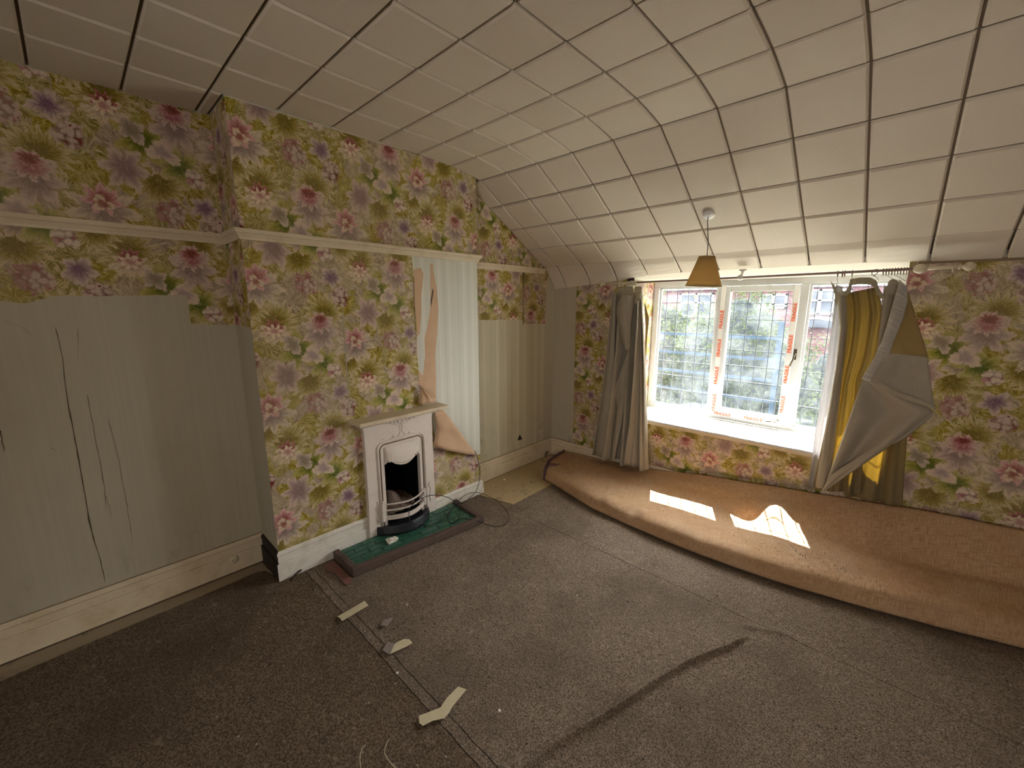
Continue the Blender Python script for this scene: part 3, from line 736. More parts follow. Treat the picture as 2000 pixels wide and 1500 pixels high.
tape_strip((2.006, yT, .70), (2.008, yT, 1.885), .036, .262, start=.10)
tape_strip((1.46, yT, .705), (1.99, yT, .707), .036, .262, start=.0)
# sill board
sb = MB(); sb.box((.772, YW-.028, SZ), (2.658, YF-.01, .645)); sb.build('window_sill', WP, win, bevel=.006)
sb = MB(); sb.box((.765, YW-.018, .600), (2.665, YW-.001, SZ)); sb.build('sill_apron', M['paint_cream'], win, bevel=.003)
for k in range(16):
    x_ = random.uniform(1.3, 2.4); y_ = random.uniform(1.45, 1.66); z_ = .6465
    if k < 9:
        MB().prism([(x_-.006, y_, z_), (x_+.004, y_-.005, z_), (x_+.007, y_+.004, z_)], (0, 0, .003)).build('paint_flake', M['gap'], win)

# ------------------------------------------------------------------ floor coverings
RID = smooth_poly([(2.30, -.24, 0), (2.255, -.373, 0), (2.114, -.685, 0), (1.991, -1.099, 0), (1.906, -1.354, 0), (1.866, -1.56, 0)], 6)
RID2 = smooth_poly([(2.27, -.18, 0), (2.36, -.13, 0), (2.47, -.09, 0)], 5)
def dist_poly(x, y, P):
    best = 9; bt = 0
    for k, (a, b) in enumerate(zip(P, P[1:])):
        dx, dy = b.x-a.x, b.y-a.y; t = max(0, min(1, ((x-a.x)*dx+(y-a.y)*dy)/(dx*dx+dy*dy+1e-12)))
        d = math.hypot(x-a.x-dx*t, y-a.y-dy*t)
        if d < best: best = d; bt = (k+t)/(len(P)-1)
    return best, bt
def under_h(x, y):
    h = .004*nz(x*1.7, y*1.7, .5)+.0015*nz(x*9, y*9, 2.)
    if -1.6 < y < 0 and 1.6 < x < 2.6:
        d, t = dist_poly(x, y, RID); h += (.024*math.exp(-(d/.010)**2)+.006*math.exp(-(d/.05)**2))*min(1, t*5+.15)
        d, t = dist_poly(x, y, RID2); h += .010*math.exp(-(d/.02)**2)
    h += .006*math.exp(-((x-1.15-.6*(y+1.0))/.05)**2)*(.5+nz(x, y, 5))*max(0, 1-abs(y+.9)/.5)
    return h
def felt_sheet(name, x0f, x1, y0, y1, res, mat, z=0., edge=.003):
    nx = int((x1-x0f(y0))/res); ny = int((y1-y0)/res); P = []; U = []
    for j in range(ny+1):
        row = []; ur = []
        for i in range(nx+1):
            y = lerp(y0, y1, j/ny); xa = x0f(y); x = lerp(xa, x1, i/nx)
            e = edge if (j in (0, ny)) else 0
            yy = y+(e*1.6*nz(x*14, y, 3) if e else 0); xx = x+(.006*nz(y*25, 1, 8) if i == 0 else 0)
            zz = z+under_h(x, y)
            zz += 0
            row.append((xx, yy, zz)); ur.append((xx, yy))
        P.append(row); U.append(ur)
    mb = MB(); mb.grid(P, U, smooth=False); bmesh.ops.recalc_face_normals(mb.bm, faces=mb.bm.faces)
    if mb.bm.faces[0].normal.z < 0: bmesh.ops.reverse_faces(mb.bm, faces=mb.bm.faces)
    o = mb.build(name, mat, uv=False, recalc=False)
    md = o.modifiers.new('thickness', 'SOLIDIFY'); md.thickness = .005; md.offset = -1
    return o
o = felt_sheet('felt_underlay', lambda y: .385+.02*(y+.1), XR-.03, -.106, YW-.03, .04, M['felt'])
tag(o, 'brown felt underlay strip under the rolled carpet by the window', 'underlay')
o = felt_sheet('felt_underlay', lambda y: .020, XR-.03, -1.598, -.110, .0115, M['felt'])
tag(o, 'middle strip of brown felt underlay, with a long raised ruck, in front of the fireplace', 'underlay')
o = felt_sheet('felt_underlay', lambda y: .03 if y > -1.66 else .03, XR-.03, -1.645, -1.602, .015, M['felt'])
tag(o, 'narrow sliver of felt underlay between the two wide strips, crossed by masking tape', 'underlay')
o = felt_sheet('felt_underlay', lambda y: interp(y, [(-2.95, -.175), (-1.84, -.20), (-1.80, -.02), (-1.65, .03)]), XR-.03, YR+.05, -1.649, .03, M['felt_worn'])
tag(o, 'darker dirty felt underlay strip in the foreground beside the left wall', 'underlay')
# lino remnants
P = [(-.14, -.05), (.05, -.098), (.21, -.062), (.383, -.022), (.378, .12), (.372, .42), (.365, 1.17), (-.14, 1.17)]
out = []
for a, b in zip(P, P[1:]+P[:1]):
    n = max(1, int(math.dist(a, b)/.03))
    for k in range(n): t = k/n; x, y = lerp(a[0], b[0], t), lerp(a[1], b[1], t); out.append((x+.005*nz(x*30, y*30, 1), y+.005*nz(x*30, y*30, 4), -.0095))
tag(MB().prism(out, (0, 0, .006)).build('lino_remnant', M['lino']), 'yellowed dirty lino remnant in the corner beside the chimney breast', 'lino')
P = [(XA+.026, YR+.05), (-.12, YR+.05), (-.165, -2.9), (-.185, -2.3), (-.195, -1.83), (-.10, -1.80), (XA+.03, -1.81)]
tag(MB().prism([(x, y, -.0095) for x, y in P], (0, 0, .004)).build('lino_remnant', M['lino_grey']), 'greyish brown lino strip along the left wall skirting', 'lino')
P = [(.06, -1.545), (.06, -1.475), (.33, -1.475), (.37, -1.50), (.36, -1.53), (.20, -1.525), (.14, -1.55)]
tag(MB().prism([(x, y, .0085) for x, y in P], (0, 0, .003)).build('lino_remnant', M['lino_red']), 'dull red lino scrap at the left end of the hearth', 'lino')

# ------------------------------------------------------------------ hearth
hearth = thing('hearth', 'green tiled hearth with a raised dark wooden kerb, lying askew below the fireplace', 'hearth', (.2, -.94, 0))
ca, cb, cc, cdd = Vector((.028, -1.462, .003)), Vector((.322, -1.462, .003)), Vector((.440, -.430, .003)), Vector((.038, -.388, .003))
KH = .060; kw_ = .040
def bar_between(a, b, inward, h0, h1, name='kerb'):
    a, b, n = Vector(a), Vector(b), Vector(inward).normalized()*kw_
    p = [a, b, b+n, a+n]; mb = MB(); mb.hexa([q+Vector((0, 0, h0)) for q in p]+[q+Vector((0, 0, h1)) for q in p]); return mb.build(name, M['kerb'], hearth, bevel=.004)
dfront = (cc-cb).normalized(); inn = Vector((-dfront.y, dfront.x, 0))
bar_between(cb, cc, inn, .004, KH)
bar_between(ca+Vector((0, 0, 0)), cb-Vector((.030, 0, 0)), (0, 1, 0), .004, KH)
bar_between(cdd, cc-Vector((.035, -.003, 0)), (-.1, -1, 0), .004, KH)
base = MB(); q = [ca+Vector((0, .04, 0)), cb+Vector((-.04, .04, 0)), cc+Vector((-.04, -.04, 0)), cdd+Vector((0, -.04, 0))]
base.hexa([p+Vector((0, 0, .003)) for p in q]+[p+Vector((0, 0, .034)) for p in q]); base.build('grout_bed', M['grout'], hearth)
def hq(u, v): return (q[0].lerp(q[1], u)).lerp(q[3].lerp(q[2], u), v)
NR = 5
for r_ in range(NR):
    u0, u1 = r_/NR+.012, (r_+1)/NR-.012
    off = (.5 if r_ % 2 else 0)
    k = -off
    while k < 7:
        v0, v1 = max(0, k/6.5+.003), min(1, (k+1)/6.5-.003); k += 1
        if v1-v0 < .02: continue
        c = [hq(u0, v0), hq(u1, v0), hq(u1, v1), hq(u0, v1)]; dz = random.uniform(-.0008, .0008)
        mb = MB(); mb.hexa([p+Vector((0, 0, .034)) for p in c]+[p+Vector((0, 0, .041+dz)) for p in c]); mb.build('green_tile', M['green_tile'], hearth, bevel=.0018)

# ------------------------------------------------------------------ fireplace
fp = thing('fireplace', 'small cream painted cast iron bedroom fireplace on the chimney breast', 'fireplace', (0, -.89, .03))
IP = M['iron_paint']
BL, BR = -1.183, -.605; OL, OR_ = -1.042, -.735
def body_poly():
    L = [(BL, .028), (OL, .028), (OL, .585)]
    hood = [(-1.040, .565), (-1.02, .588), (-.985, .583), (-.955, .562), (-.905, .545), (-.86, .545), (-.82, .560), (-.785, .578), (-.757, .583), (-.737, .590)]
    return L
x0_, x1_ = -.004, .034
def slab_poly(name, poly, xa, xb, mat, bev=.003, parent=fp):
    return MB().prism([(xa, y, z) for y, z in poly], (xb-xa, 0, 0)).build(name, mat, parent, bevel=bev)
hood = smooth_poly([(0, -1.042, .572), (0, -1.022, .588), (0, -.990, .584), (0, -.955, .560), (0, -.905, .543), (0, -.86, .543), (0, -.82, .560), (0, -.782, .583), (0, -.755, .586), (0, -.735, .595)], 3)
hl = [(p.y, p.z) for p in hood]
surround = [(BL-.008, .028), (OL, .028)]+hl+[(OR_, .028), (BR+.006, .028), (BR, .30), (BR-.002, .84), (BR+.002, .870), (BR+.022, .895), (BL-.022, .895), (BL-.002, .870), (BL+.002, .84), (BL, .30)]
slab_poly('surround', surround, x0_, x1_, IP, .004)
# raised mould round the inner arch
def arch_path(yl, yr, z0, z1, r, n=6):
    P = [(yl, z0)]
    for k in range(n+1): a = PI-PI/2*k/n; P.append((yl+r+r*math.cos(a), z1-r+r*math.sin(a)))
    for k in range(n+1): a = PI/2-PI/2*k/n; P.append((yr-r+r*math.cos(a), z1-r+r*math.sin(a)))
    P.append((yr, z0)); return P
mp = arch_path(-1.090, -.690, .03, .742, .05)
MB().tube([(x1_+.001, y, z) for y, z in mp], .0085, 8).build('inner_moulding', IP, fp)
mp = arch_path(-1.072, -.708, .03, .724, .045)
MB().tube([(x1_-.001, y, z) for y, z in mp], .005, 6).build('inner_moulding', M['gap'], fp)
# bellied hood
P = []
for i in range(13):
    y = lerp(-1.040, -.737, i/12); row = []
    zb = interp(y, [(a, b) for a, b in hl])
    for j in range(9):
        t = j/8; z = lerp(zb, .700, t); s_ = math.sin(PI*i/12)**.6
        row.append((x1_+.002+.024*s_*math.sin(PI*min(1, (1-t)*.62+.0))**1.2*(1 if t < 1 else 0), y, z))
    P.append(row)
MB().grid(P).build('hood', IP, fp, solid=.004)
mb = MB(); mb.tube([(x1_+.004+.020*math.sin(PI*min(1, max(0, (p.y+1.04)/.303)))**.6, p.y, p.z) for p in hood], .005, 6); mb.build('hood_lip', IP, fp)
for (yy, zz) in ((-1.01, .592), (-.99, .590), (-.765, .592), (-.785, .588)):
    MB().lathe([(.001, 0), (.008, .002), (.009, .006), (.004, .011), (.001, .012)], (x1_+.018, yy, zz), (1, 0, 0), 8).build('leaf_boss', IP, fp)
# shelf
MB().box((-.004, -1.262, .921), (.150, -.522, .948)).build('mantel_shelf', M['paint_cream'], fp, bevel=.004)
MB().prism([(-.004, -1.20, .921), (.125, -1.20, .921), (.11, -1.20, .905), (.06, -1.20, .897), (.045, -1.20, .885), (-.004, -1.20, .885)], (0, .615, 0)).build('shelf_moulding', IP, fp, bevel=.002)
# whiplash relief
def rel(pts, r0=.004, r1=.002):
    r0 *= 1.5; r1 *= 1.4
    P = smooth_poly([(x1_+.001, y, z) for y, z in pts], 6); n = len(P)
    MB().tube(P, [lerp(r0, r1, k/(n-1)) for k in range(n)], 6).build('relief_stem', IP, fp)
YC = -.886
for s_ in (-1, 1):
    rel([(YC, .860), (YC+s_*.012, .835), (YC+s_*.008, .80), (YC+s_*.022, .772), (YC+s_*.055, .758), (YC+s_*.10, .752)])
    rel([(YC+s_*.004, .835), (YC+s_*.045, .855), (YC+s_*.095, .872), (YC+s_*.14, .880)], .0035)
    rel([(YC, .84), (YC+s_*.020, .86), (YC+s_*.05, .873)], .003)
    for (dy, z, r) in ((.018, .876, .014), (.050, .874, .012), (.082, .878, .011), (.112, .881, .009), (.135, .884, .006), (.068, .766, .011), (.088, .757, .006), (.025, .760, .006), (.104, .752, .004)):
        MB().lathe([(.001, -.002), (r, 0), (r*.9, r*.4), (r*.5, r*.7), (.001, r*.8)], (x1_, YC+s_*dy, z), (1, 0, 0), 10).build('relief_bud', IP, fp)
    yb = -1.118 if s_ < 0 else -.652
    rel([(yb, .31), (yb-s_*.006, .28), (yb+s_*.008, .25), (yb, .215), (yb-s_*.008, .18), (yb+s_*.004, .15)], .004, .003)
    for z, r in ((.305, .006), (.20, .008), (.165, .012), (.145, .008)):
        MB().lathe([(.001, -.002), (r, 0), (r*.8, r*.5), (.001, r*.7)], (x1_, yb+s_*.004*math.sin(z*90), z), (1, 0, 0), 8).build('relief_bud', IP, fp)
# fire box
mb = MB()
for a, b in (((-.298, OL-.002, .0), (-.285, OR_+.002, .64)), ((-.285, OL-.002, .0), (-.005, OL+.012, .638)), ((-.285, OR_-.012, .0), (-.005, OR_+.002, .638)), ((-.285, OL, .62), (-.005, OR_, .638)), ((-.285, OL+.01, .0), (-.005, OR_-.01, .03))): mb.box(a, b)
mb.build('fire_box', M['soot'], fp)
# heap of ash and rubble
P = []
for i in range(19):
    row = []
    for j in range(13):
        y = lerp(OL+.014, OR_-.014, i/18); x = lerp(-.27, .028, j/12)
        hgt = .145+.105*math.exp(-((y+.93)/.075)**2-((x+.13)/.09)**2)+.035*(1 if x < -.05 else .3)
        row.append((x, y, hgt+.016*nz(x*30, y*30, 1)+.012*nz(x*70, y*70, 4)))
    P.append(row)
MB().grid(P).build('ash_heap', M['ash'], fp, kind='stuff')
mb = MB(); mb.box((-.28, OL+.012, .11), (.04, OR_-.012, .14)); mb.build('grate_floor', M['soot'], fp)
for k in range(14):
    y = random.uniform(OL+.03, OR_-.04); x = random.uniform(-.12, .02); z = .17+.02*random.random(); r = random.uniform(.010, .019)
    mb = MB(); bmesh.ops.create_icosphere(mb.bm, subdivisions=1, radius=r)
    for v in mb.bm.verts: v.co = v.co*random.uniform(.7, 1.2)+Vector((x, y, z))
    mb.build('rubble_lump', M['ash'], fp)
# bowed grate
def bow(t, d): return d*math.sin(PI*t)
def bowbar(z, r, d=.075, flat=False, h=.03, name='grate_bar', mat=IP):
    ys = [lerp(-1.068, -.716, k/14) for k in range(15)]
    if not flat: MB().tube([(.040+bow(k/14, d), y, z) for k, y in enumerate(ys)], r, 8).build(name, mat, fp)
    else:
        mb = MB(); A = [[(.036+bow(k/14, d), y, z), (.046+bow(k/14, d), y, z), (.046+bow(k/14, d), y, z+h), (.036+bow(k/14, d), y, z+h)] for k, y in enumerate(ys)]
        R = [[mb.v(p) for p in row] for row in A]
        for X, Y in zip(R, R[1:]):
            for k in range(4): mb.face([X[k], X[(k+1) % 4], Y[(k+1) % 4], Y[k]], smooth=False)
        mb.face(R[0]); mb.face(R[-1][::-1]); mb.build(name, mat, fp)
bowbar(.262, .0065); bowbar(.214, .006); bowbar(.138, 0, flat=True, h=.034)
MB().box((.030, -1.094, .135), (.062, -1.066, .285)).build('grate_post', IP, fp, bevel=.003)
MB().box((.030, -.724, .135), (.055, -.704, .275)).build('grate_post', IP, fp, bevel=.003)
MB().lathe([(.004, 0), (.008, .004), (.007, .010), (.002, .015)], (.046, -1.080, .284), n=10).build('grate_knob', IP, fp)
# black ash pan guard
mb = MB(); P = []
for k in range(17):
    t = k/16; y = lerp(-1.135, -.675, t); x = .040+.135*math.sin(PI*t)**.75
    P.append([(x-.012, y, .041), (x+.006, y, .041), (x+.010, y, .062), (x-.004, y, .090+.012*math.sin(PI*t)), (x-.014, y, .105+.012*math.sin(PI*t)), (x-.022, y, .100+.012*math.sin(PI*t)), (x-.020, y, .06)])
R = [[mb.v(p) for p in row] for row in P]
for X, Y in zip(R, R[1:]):
    for k in range(7): mb.face([X[k], X[(k+1) % 7], Y[(k+1) % 7], Y[k]], smooth=False)
for X, Y in zip(R, R[1:]): a1, b1 = X[5].co, Y[5].co; mb.face([X[5], Y[5], mb.v((.02, b1.y, .085)), mb.v((.02, a1.y, .085))])
mb.face(R[0]); mb.face(R[-1][::-1]); tag_ = mb.build('ash_guard', M['black_iron'], fp); tag_['label'] = 'black bowed ash pan guard'
mb = MB(); mb.box((-.2, OL+.012, .03), (.035, OR_-.012, .105)); mb.build('ash_pit', M['soot'], fp)
P = [(.042, -1.12, .042), (.07, -1.08, .042), (.1, -.98, .042), (.12, -.9, .042), (.1, -.8, .042), (.05, -.70, .042)]

# ------------------------------------------------------------------ hanging flap of wallpaper on the breast
flap = MB()
A = resample([at(866, 801, 'x', .02), at(897, 842, 'x', .06), at(930, 888, 'x', .03)], 12)
B = resample([at(847, 800, 'x', .02), at(853, 838, 'x', .02), at(846, 871, 'x', .03)], 12)
P = []; U = []
for k in range(12):
    row = []; ur = []
    for j in range(10):
        t = j/9; p = B[k].lerp(A[k], t)
        p = p+Vector((.030*math.sin(PI*t)*(k/11)+.008*math.sin(9*t)*(k/11), 0, -.012*math.sin(PI*t)*(k/11))); row.append(p); ur.append((p.y, p.z))
    P.append(row); U.append(ur)
o = flap.grid(P, U).build('paper_flap', M['peach'], wall_chim, uv=False, solid=.001); o['label'] = 'peach paper flap folded down beside the mantel shelf'
# its underside: the floral strip curling forward below the fold
P = []; U = []
E1 = [at(*q_, 'x', .03) for q_ in ((846, 871), (877, 877), (930, 888))]; E1 = resample(E1, 10)
for k in range(10):
    row = []; ur = []
    for j in range(5):
        t = j/4; p = E1[k]+Vector((-.030*t*t, .0, -.03*t)); row.append(p); ur.append((p.y, p.z))
    P.append(row); U.append(ur)
MB().grid(P, U).build('paper_flap', M['floral'], wall_chim, uv=False, solid=.001)
# small curl standing on the mantel
A = resample([at(819, 752, 'x', .03), at(822, 772, 'x', .03), at(818, 790, 'x', .03)], 8); B = resample([at(819, 752, 'x', .03), at(842, 772, 'x', .05), at(853, 784, 'x', .02)], 8)
P = [[A[k].lerp(B[k], j/7)+Vector((.02*math.sin(PI*j/7*1.0)*(k/7)+.008*math.sin(j*1.9), 0, 0)) for j in range(8)] for k in range(8)]
o = MB().grid(P).build('paper_flap', M['peach'], wall_chim, solid=.001); o['label'] = 'small peach paper curl above the mantel shelf'

# ------------------------------------------------------------------ rolled carpet
ST = [  # x, contact y, height of front lip, shelf end y, shelf z, back z
 (.33, .545, .095, .84, .105, .105), (.62, .445, .10, .85, .115, .120), (.95, .350, .105, .86, .112, .150), (1.30, .318, .105, .87, .105, .205), (1.60, .298, .11, .87, .118, .245),
 (1.85, .298, .112, .87, .120, .280), (2.1, .312, .115, .87, .140, .325), (2.35, .342, .118, .86, .150, .345), (2.7, .415, .125, .86, .160, .372), (3.05, .510, .135, .92, .170, .412), (3.4, .62, .15, .98, .19, .448), (3.9, .78, .17, 1.02, .21, .48), (4.5, .9, .18, 1.05, .22, .50)]
def station(x):
    c = [interp(x, [(s_[0], s_[k]) for s_ in ST]) for k in range(1, 6)]; yc, zl, ys, zs, zw = c
    sy = lambda a, b, t: lerp(a, b, t)
    front = [(yc+.03, .006), (yc+.004, .016), (yc-.004, .034), (yc+.012, .060), (yc+.045, zl*.88), (yc+.095, zl*1.0), (yc+.16, zl*1.02)]
    k = [(lerp(yc+.16, ys, .35), lerp(zl, zs, .4)), (lerp(yc+.16, ys, .7), lerp(zl, zs, .75)), (ys, zs), (lerp(ys, 1.15, .3), lerp(zs, zw, .30)), (lerp(ys, 1.15, .62), lerp(zs, zw, .68)), (1.12, zw-.006), (1.150, zw), (1.172, zw-.02), (1.180, zw*.6), (1.178, .02), (1.10, .006), (.9, .005)]
    return front+k
XS = [.33+.0001]+[.36+k*.03 for k in range(138)]
P = []; U = []
pl_ = None
for x in XS:
    pr = station(x); pr = smooth_poly([(0, a, b) for a, b in pr], 4); row = []; ur = []; s_ = 0; prev = None
    for p in pr:
        if prev is not None: s_ += (p-prev).length
        prev = p
        xx = x; f_ = max(0, 1-(x-.33)/.5)
        xx -= f_*interp(p.y, [(.45, 0), (.62, .10), (.78, .19), (1.18, .26)])
        y, z = p.y, max(p.z, .004)
        if p.z > .02:
            z += .006*nz(x*2.2, p.y*3, 1.)+.003*nz(x*7, p.y*7, 3.)
            if p.y < .6: y += .008*nz(x*5, z*10, 2.)
            z += .085*math.exp(-((x-2.165)/.085)**2-((p.y-.90)/.085)**2)+.03*math.exp(-((x-2.25)/.16)**2-((p.y-.80)/.10)**2)-.03*math.exp(-((x-2.02)/.10)**2-((p.y-.86)/.07)**2)
            for cx_, cy_, a_ in ((1.04, .44, .018), (1.30, .40, -.016), (1.36, .42, .014), (.98, .46, -.012)): z += a_*math.exp(-((x-cx_)/.035)**2-((p.y-cy_)/.05)**2)
            if x > 1.0 and p.y > 1.0: z += .010*math.sin(x*5.)
            if x < .5: z -= .02*(.5-x)/.17*0
        row.append((xx, y, z)); ur.append((xx, s_))
    P.append(row); U.append(ur)
mb = MB(); mb.grid(P, U, flip=False)
mb.bm.verts.ensure_lookup_table(); nn = len(P[0])
first = [mb.bm.verts[k] for k in range(nn)]
c0 = sum((v.co for v in first), Vector())/nn; cv = mb.v(c0+Vector((.05, 0, -.01)))
for k in range(nn): mb.face([first[k], first[(k+1) % nn], cv], [(first[k].co.y, first[k].co.z), (first[(k+1) % nn].co.y, first[(k+1) % nn].co.z), (cv.co.y, cv.co.z)])
nR = len(P); mb.bm.verts.ensure_lookup_table()
for i in range(nR-1):                                        # close the underside
    a, b = mb.bm.verts[i*nn], mb.bm.verts[i*nn+nn-1]; c, d = mb.bm.verts[(i+1)*nn+nn-1], mb.bm.verts[(i+1)*nn]
    mb.face([a, d, c, b])
carpet = mb.build('rolled_carpet', M['hessian'], uv=False)
tag(carpet, 'large carpet rolled up hessian side out along the window wall', 'carpet')
# pile edge and purple fringe at the rolled end
fe = [Vector(p) for p in P[0]]; fr_pts = [p for p in fe if p.z > .012 and p.y < 1.15]
MB().tube([p+Vector((-.006, 0, 0)) for p in fr_pts], [.011+.004*abs(nz(k*.6, 2, 2)) for k in range(len(fr_pts))], 6).build('pile_edge', M['pile'], carpet)
mb = MB()
for k in range(46):
    p = random.choice(fr_pts); d = Vector((random.uniform(-.035, .01), random.uniform(-.02, .02), random.uniform(-.012, .02)))
    mb.tube([p, p+d*.5+Vector((0, 0, .006)), p+d], .0013, 3)
top = [p for p in fr_pts if p.z > .09]
for k in range(7):
    p = top[min(len(top)-1, 3+k)]; mb.tube([p+Vector((0, 0, .004)), p+Vector((.03+.01*k, .02, .012)), p+Vector((.07+.01*k, .05, .010))], .0016, 3)
mb.build('fringe', M['pile'], carpet, kind='stuff')

# ------------------------------------------------------------------ pole, rings
PY = 1.10
pole = thing('curtain_pole', 'long thin curtain pole with cream ends across the top of the window', 'curtain pole', (1.7, PY, 1.93))
def pz(x): return interp(x, [(.53, 1.922), (1.72, 1.929), (2.9, 1.940)])
def P_(x): return Vector((x, PY, pz(x)))
CP, BPm = M['cream_plastic'], M['brown_pole']
MB().tube([P_(.86), P_(1.7), P_(2.72)], .0085, 10).build('pole_rod', BPm, pole)
MB().tube([P_(.545), P_(.87)], .0115, 12).build('pole_sleeve', CP, pole)
MB().tube([P_(2.70), P_(2.87)], .0115, 12).build('pole_sleeve', CP, pole)
fin = [(.011, 0), (.016, .004), (.016, .010), (.009, .016), (.012, .020), (.023, .030), (.027, .044), (.023, .058), (.011, .068), (.006, .072)]
MB().lathe(fin, P_(.548), (-1, 0, 0), 16).build('finial', CP, pole); MB().lathe(fin, P_(2.868), (1, 0, 0), 16).build('finial', CP, pole)
ball = [(.010, -.004), (.022, .006), (.029, .022), (.029, .034), (.022, .050), (.010, .060)]
MB().lathe(ball, P_(2.683), (1, 0, 0), 16).build('pole_knuckle', CP, pole)
for x, yb in ((.765, 1.206), (1.722, 1.206), (2.715, 1.206)):
    b = MB(); zt = pz(x)+(.052 if x == 1.722 else .0); b.tube([(x, PY, pz(x)), (x, PY+.035, pz(x)+(.03 if x == 1.722 else 0)), (x, yb-.004 if x != 1.722 else PY+.055, zt)], [.012, .009, .012], 10)
    if x == 1.722: b.lathe([(.026, 0), (.030, .006), (.016, .016), (.010, .03)], (x, PY+.055, zt+.012), (0, 0, -1), 16); b.lathe([(.014, 0), (.020, .008), (.020, .03), (.014, .038)], (x-.02, PY, pz(x)), (1, 0, 0), 12)
    else: b.lathe([(.026, 0), (.026, .006), (.014, .012)], (x, yb, zt), (0, -1, 0), 14)
    b.build('pole_bracket', M['white_plastic'], pole)
b = MB(); b.prism([(.715, YW-.003, 1.945), (.79, YW-.003, 1.945), (.785, YW-.003, 2.003), (.72, YW-.003, 2.0)], (0, -.004, 0)); b.build('screw_hole_patch', M['brick'], pole)
def ring(x, lab, group=None, tilt=0., mat=None, r=.019):
    mb = MB(); n = 18; c = Vector((0, 0, -.008)); q_ = Matrix.Rotation(tilt, 3, 'Z') @ Matrix.Rotation(tilt*.4, 3, 'Y')
    mb.tube([q_ @ Vector((0, r*math.cos(2*PI*k/n), r*math.sin(2*PI*k/n)))+c for k in range(n)], .0028, 6, close=True)
    o = mb.build('curtain_ring', mat or BPm); o.location = P_(x); tag(o, lab, 'curtain ring', group)
    mb = MB(); mb.tube([q_ @ Vector((0, .004*math.cos(2*PI*k/10), .004*math.sin(2*PI*k/10)))+c+Vector((0, 0, -r-.004)) for k in range(10)], .0013, 5, close=True)
    h_ = mb.build('ring_eye', mat or BPm); h_.parent = o
    return o
def copy_ring(src, x):
    c = src.copy(); COL.objects.link(c); c.location = P_(x)
    for ch in src.children: d = ch.copy(); COL.objects.link(d); d.parent = c
    return c
r0 = ring(.775, 'cream curtain ring in the tight bunch at the left end of the pole', 'rings bunched at the left end of the pole', mat=CP)
for k in range(1, 12): copy_ring(r0, .775+k*.0085+random.uniform(-.001, .001))
r1 = ring(2.545, 'brown curtain ring in the tight bunch left of the right pole knuckle', 'rings bunched near the right knuckle of the pole')
for k in range(1, 10): copy_ring(r1, 2.545+k*.0135)
ring(.693, 'single cream curtain ring left of the bunch, near the left finial', mat=CP)
ring(2.316, 'brown curtain ring holding the left corner of the right curtain')
ring(2.341, 'brown curtain ring, left one of the close pair above the right curtain')
ring(2.353, 'brown curtain ring, right one of the close pair above the right curtain')
ring(2.392, 'brown curtain ring at the left end of the cream gathered heading')
ring(2.505, 'tilted brown curtain ring in the gap right of the gathered heading', tilt=.9)
ring(2.848, 'cream curtain ring between the right knuckle and the right finial', mat=CP)

# ------------------------------------------------------------------ curtains
def loft(name, A, B, mat, parent, n=26, m=20, fold=lambda s_, t: 0., out=(0, -1, 0), th=.0016, smooth=True, label=None):
    A = resample(A, n); B = resample(B, n); P = []; U = []; out = Vector(out)
    wtop = max((A[k]-B[k]).length for k in range(n)); L = sum((A[k+1]-A[k]).length for k in range(n-1))
    for k in range(n):
        row = []; ur = []
        for j in range(m):
            s_, t = j/(m-1), k/(n-1); p = A[k].lerp(B[k], s_)+out*fold(s_, t); row.append(p); ur.append((s_*wtop, -t*L))
        P.append(row); U.append(ur)
    o = MB().grid(P, U).build(name, mat, parent, uv=False, solid=th)
    if label: o['label'] = label
    return o
CG, CO, CLn = M['curtain_grey'], M['curtain_gold'], M['curtain_lining']
cl = thing('curtain', 'grey-beige curtain hanging bunched at the left of the window', 'curtain', (.8, 1.1, .2))
yl = 1.10
a_ = lambda L_, y: [at(px, py, 'y', y) for px, py in L_]
loft('curtain_drop', a_([(1202, 570), (1192, 680), (1178, 790), (1160, 888)], 1.12), a_([(1258, 568), (1262, 690), (1264, 800), (1267, 916)], 1.12), CG, cl, 40, 90,
     lambda s_, t: .012+(.055+.030*t)*math.sin(s_*19+1.5+1.2*t)+.016*math.sin(s_*37+4)+.006*nz(s_*9, t*5, 2))
loft('folded_hem', a_([(1199, 575), (1188, 690), (1174, 790), (1161, 888)], 1.08), a_([(1204, 575), (1200, 700), (1196, 800), (1193, 897)], 1.07), CG, cl, 30, 12, lambda s_, t: .02*math.sin(s_*PI)+.004*nz(s_*5, t*6, 1))
loft('curtain_drop', a_([(1248, 590), (1238, 740), (1230, 830), (1219, 908)], 1.02), a_([(1257, 575), (1262, 700), (1264, 800), (1267, 917)], 1.06), CG, cl, 36, 40, lambda s_, t: .022*math.sin(s_*8+.5)*(1-.5*t)+.008*nz(s_*7, t*5, 6)+.012*math.sin(s_*15+t*2))
loft('curtain_drop', a_([(1200, 760), (1205, 800), (1196, 860), (1193, 898)], 1.07), a_([(1230, 680), (1224, 760), (1214, 830), (1200, 900)], 1.05), CG, cl, 26, 16, lambda s_, t: .016*math.sin(s_*PI)+.006*nz(s_*4, t*5, 3))
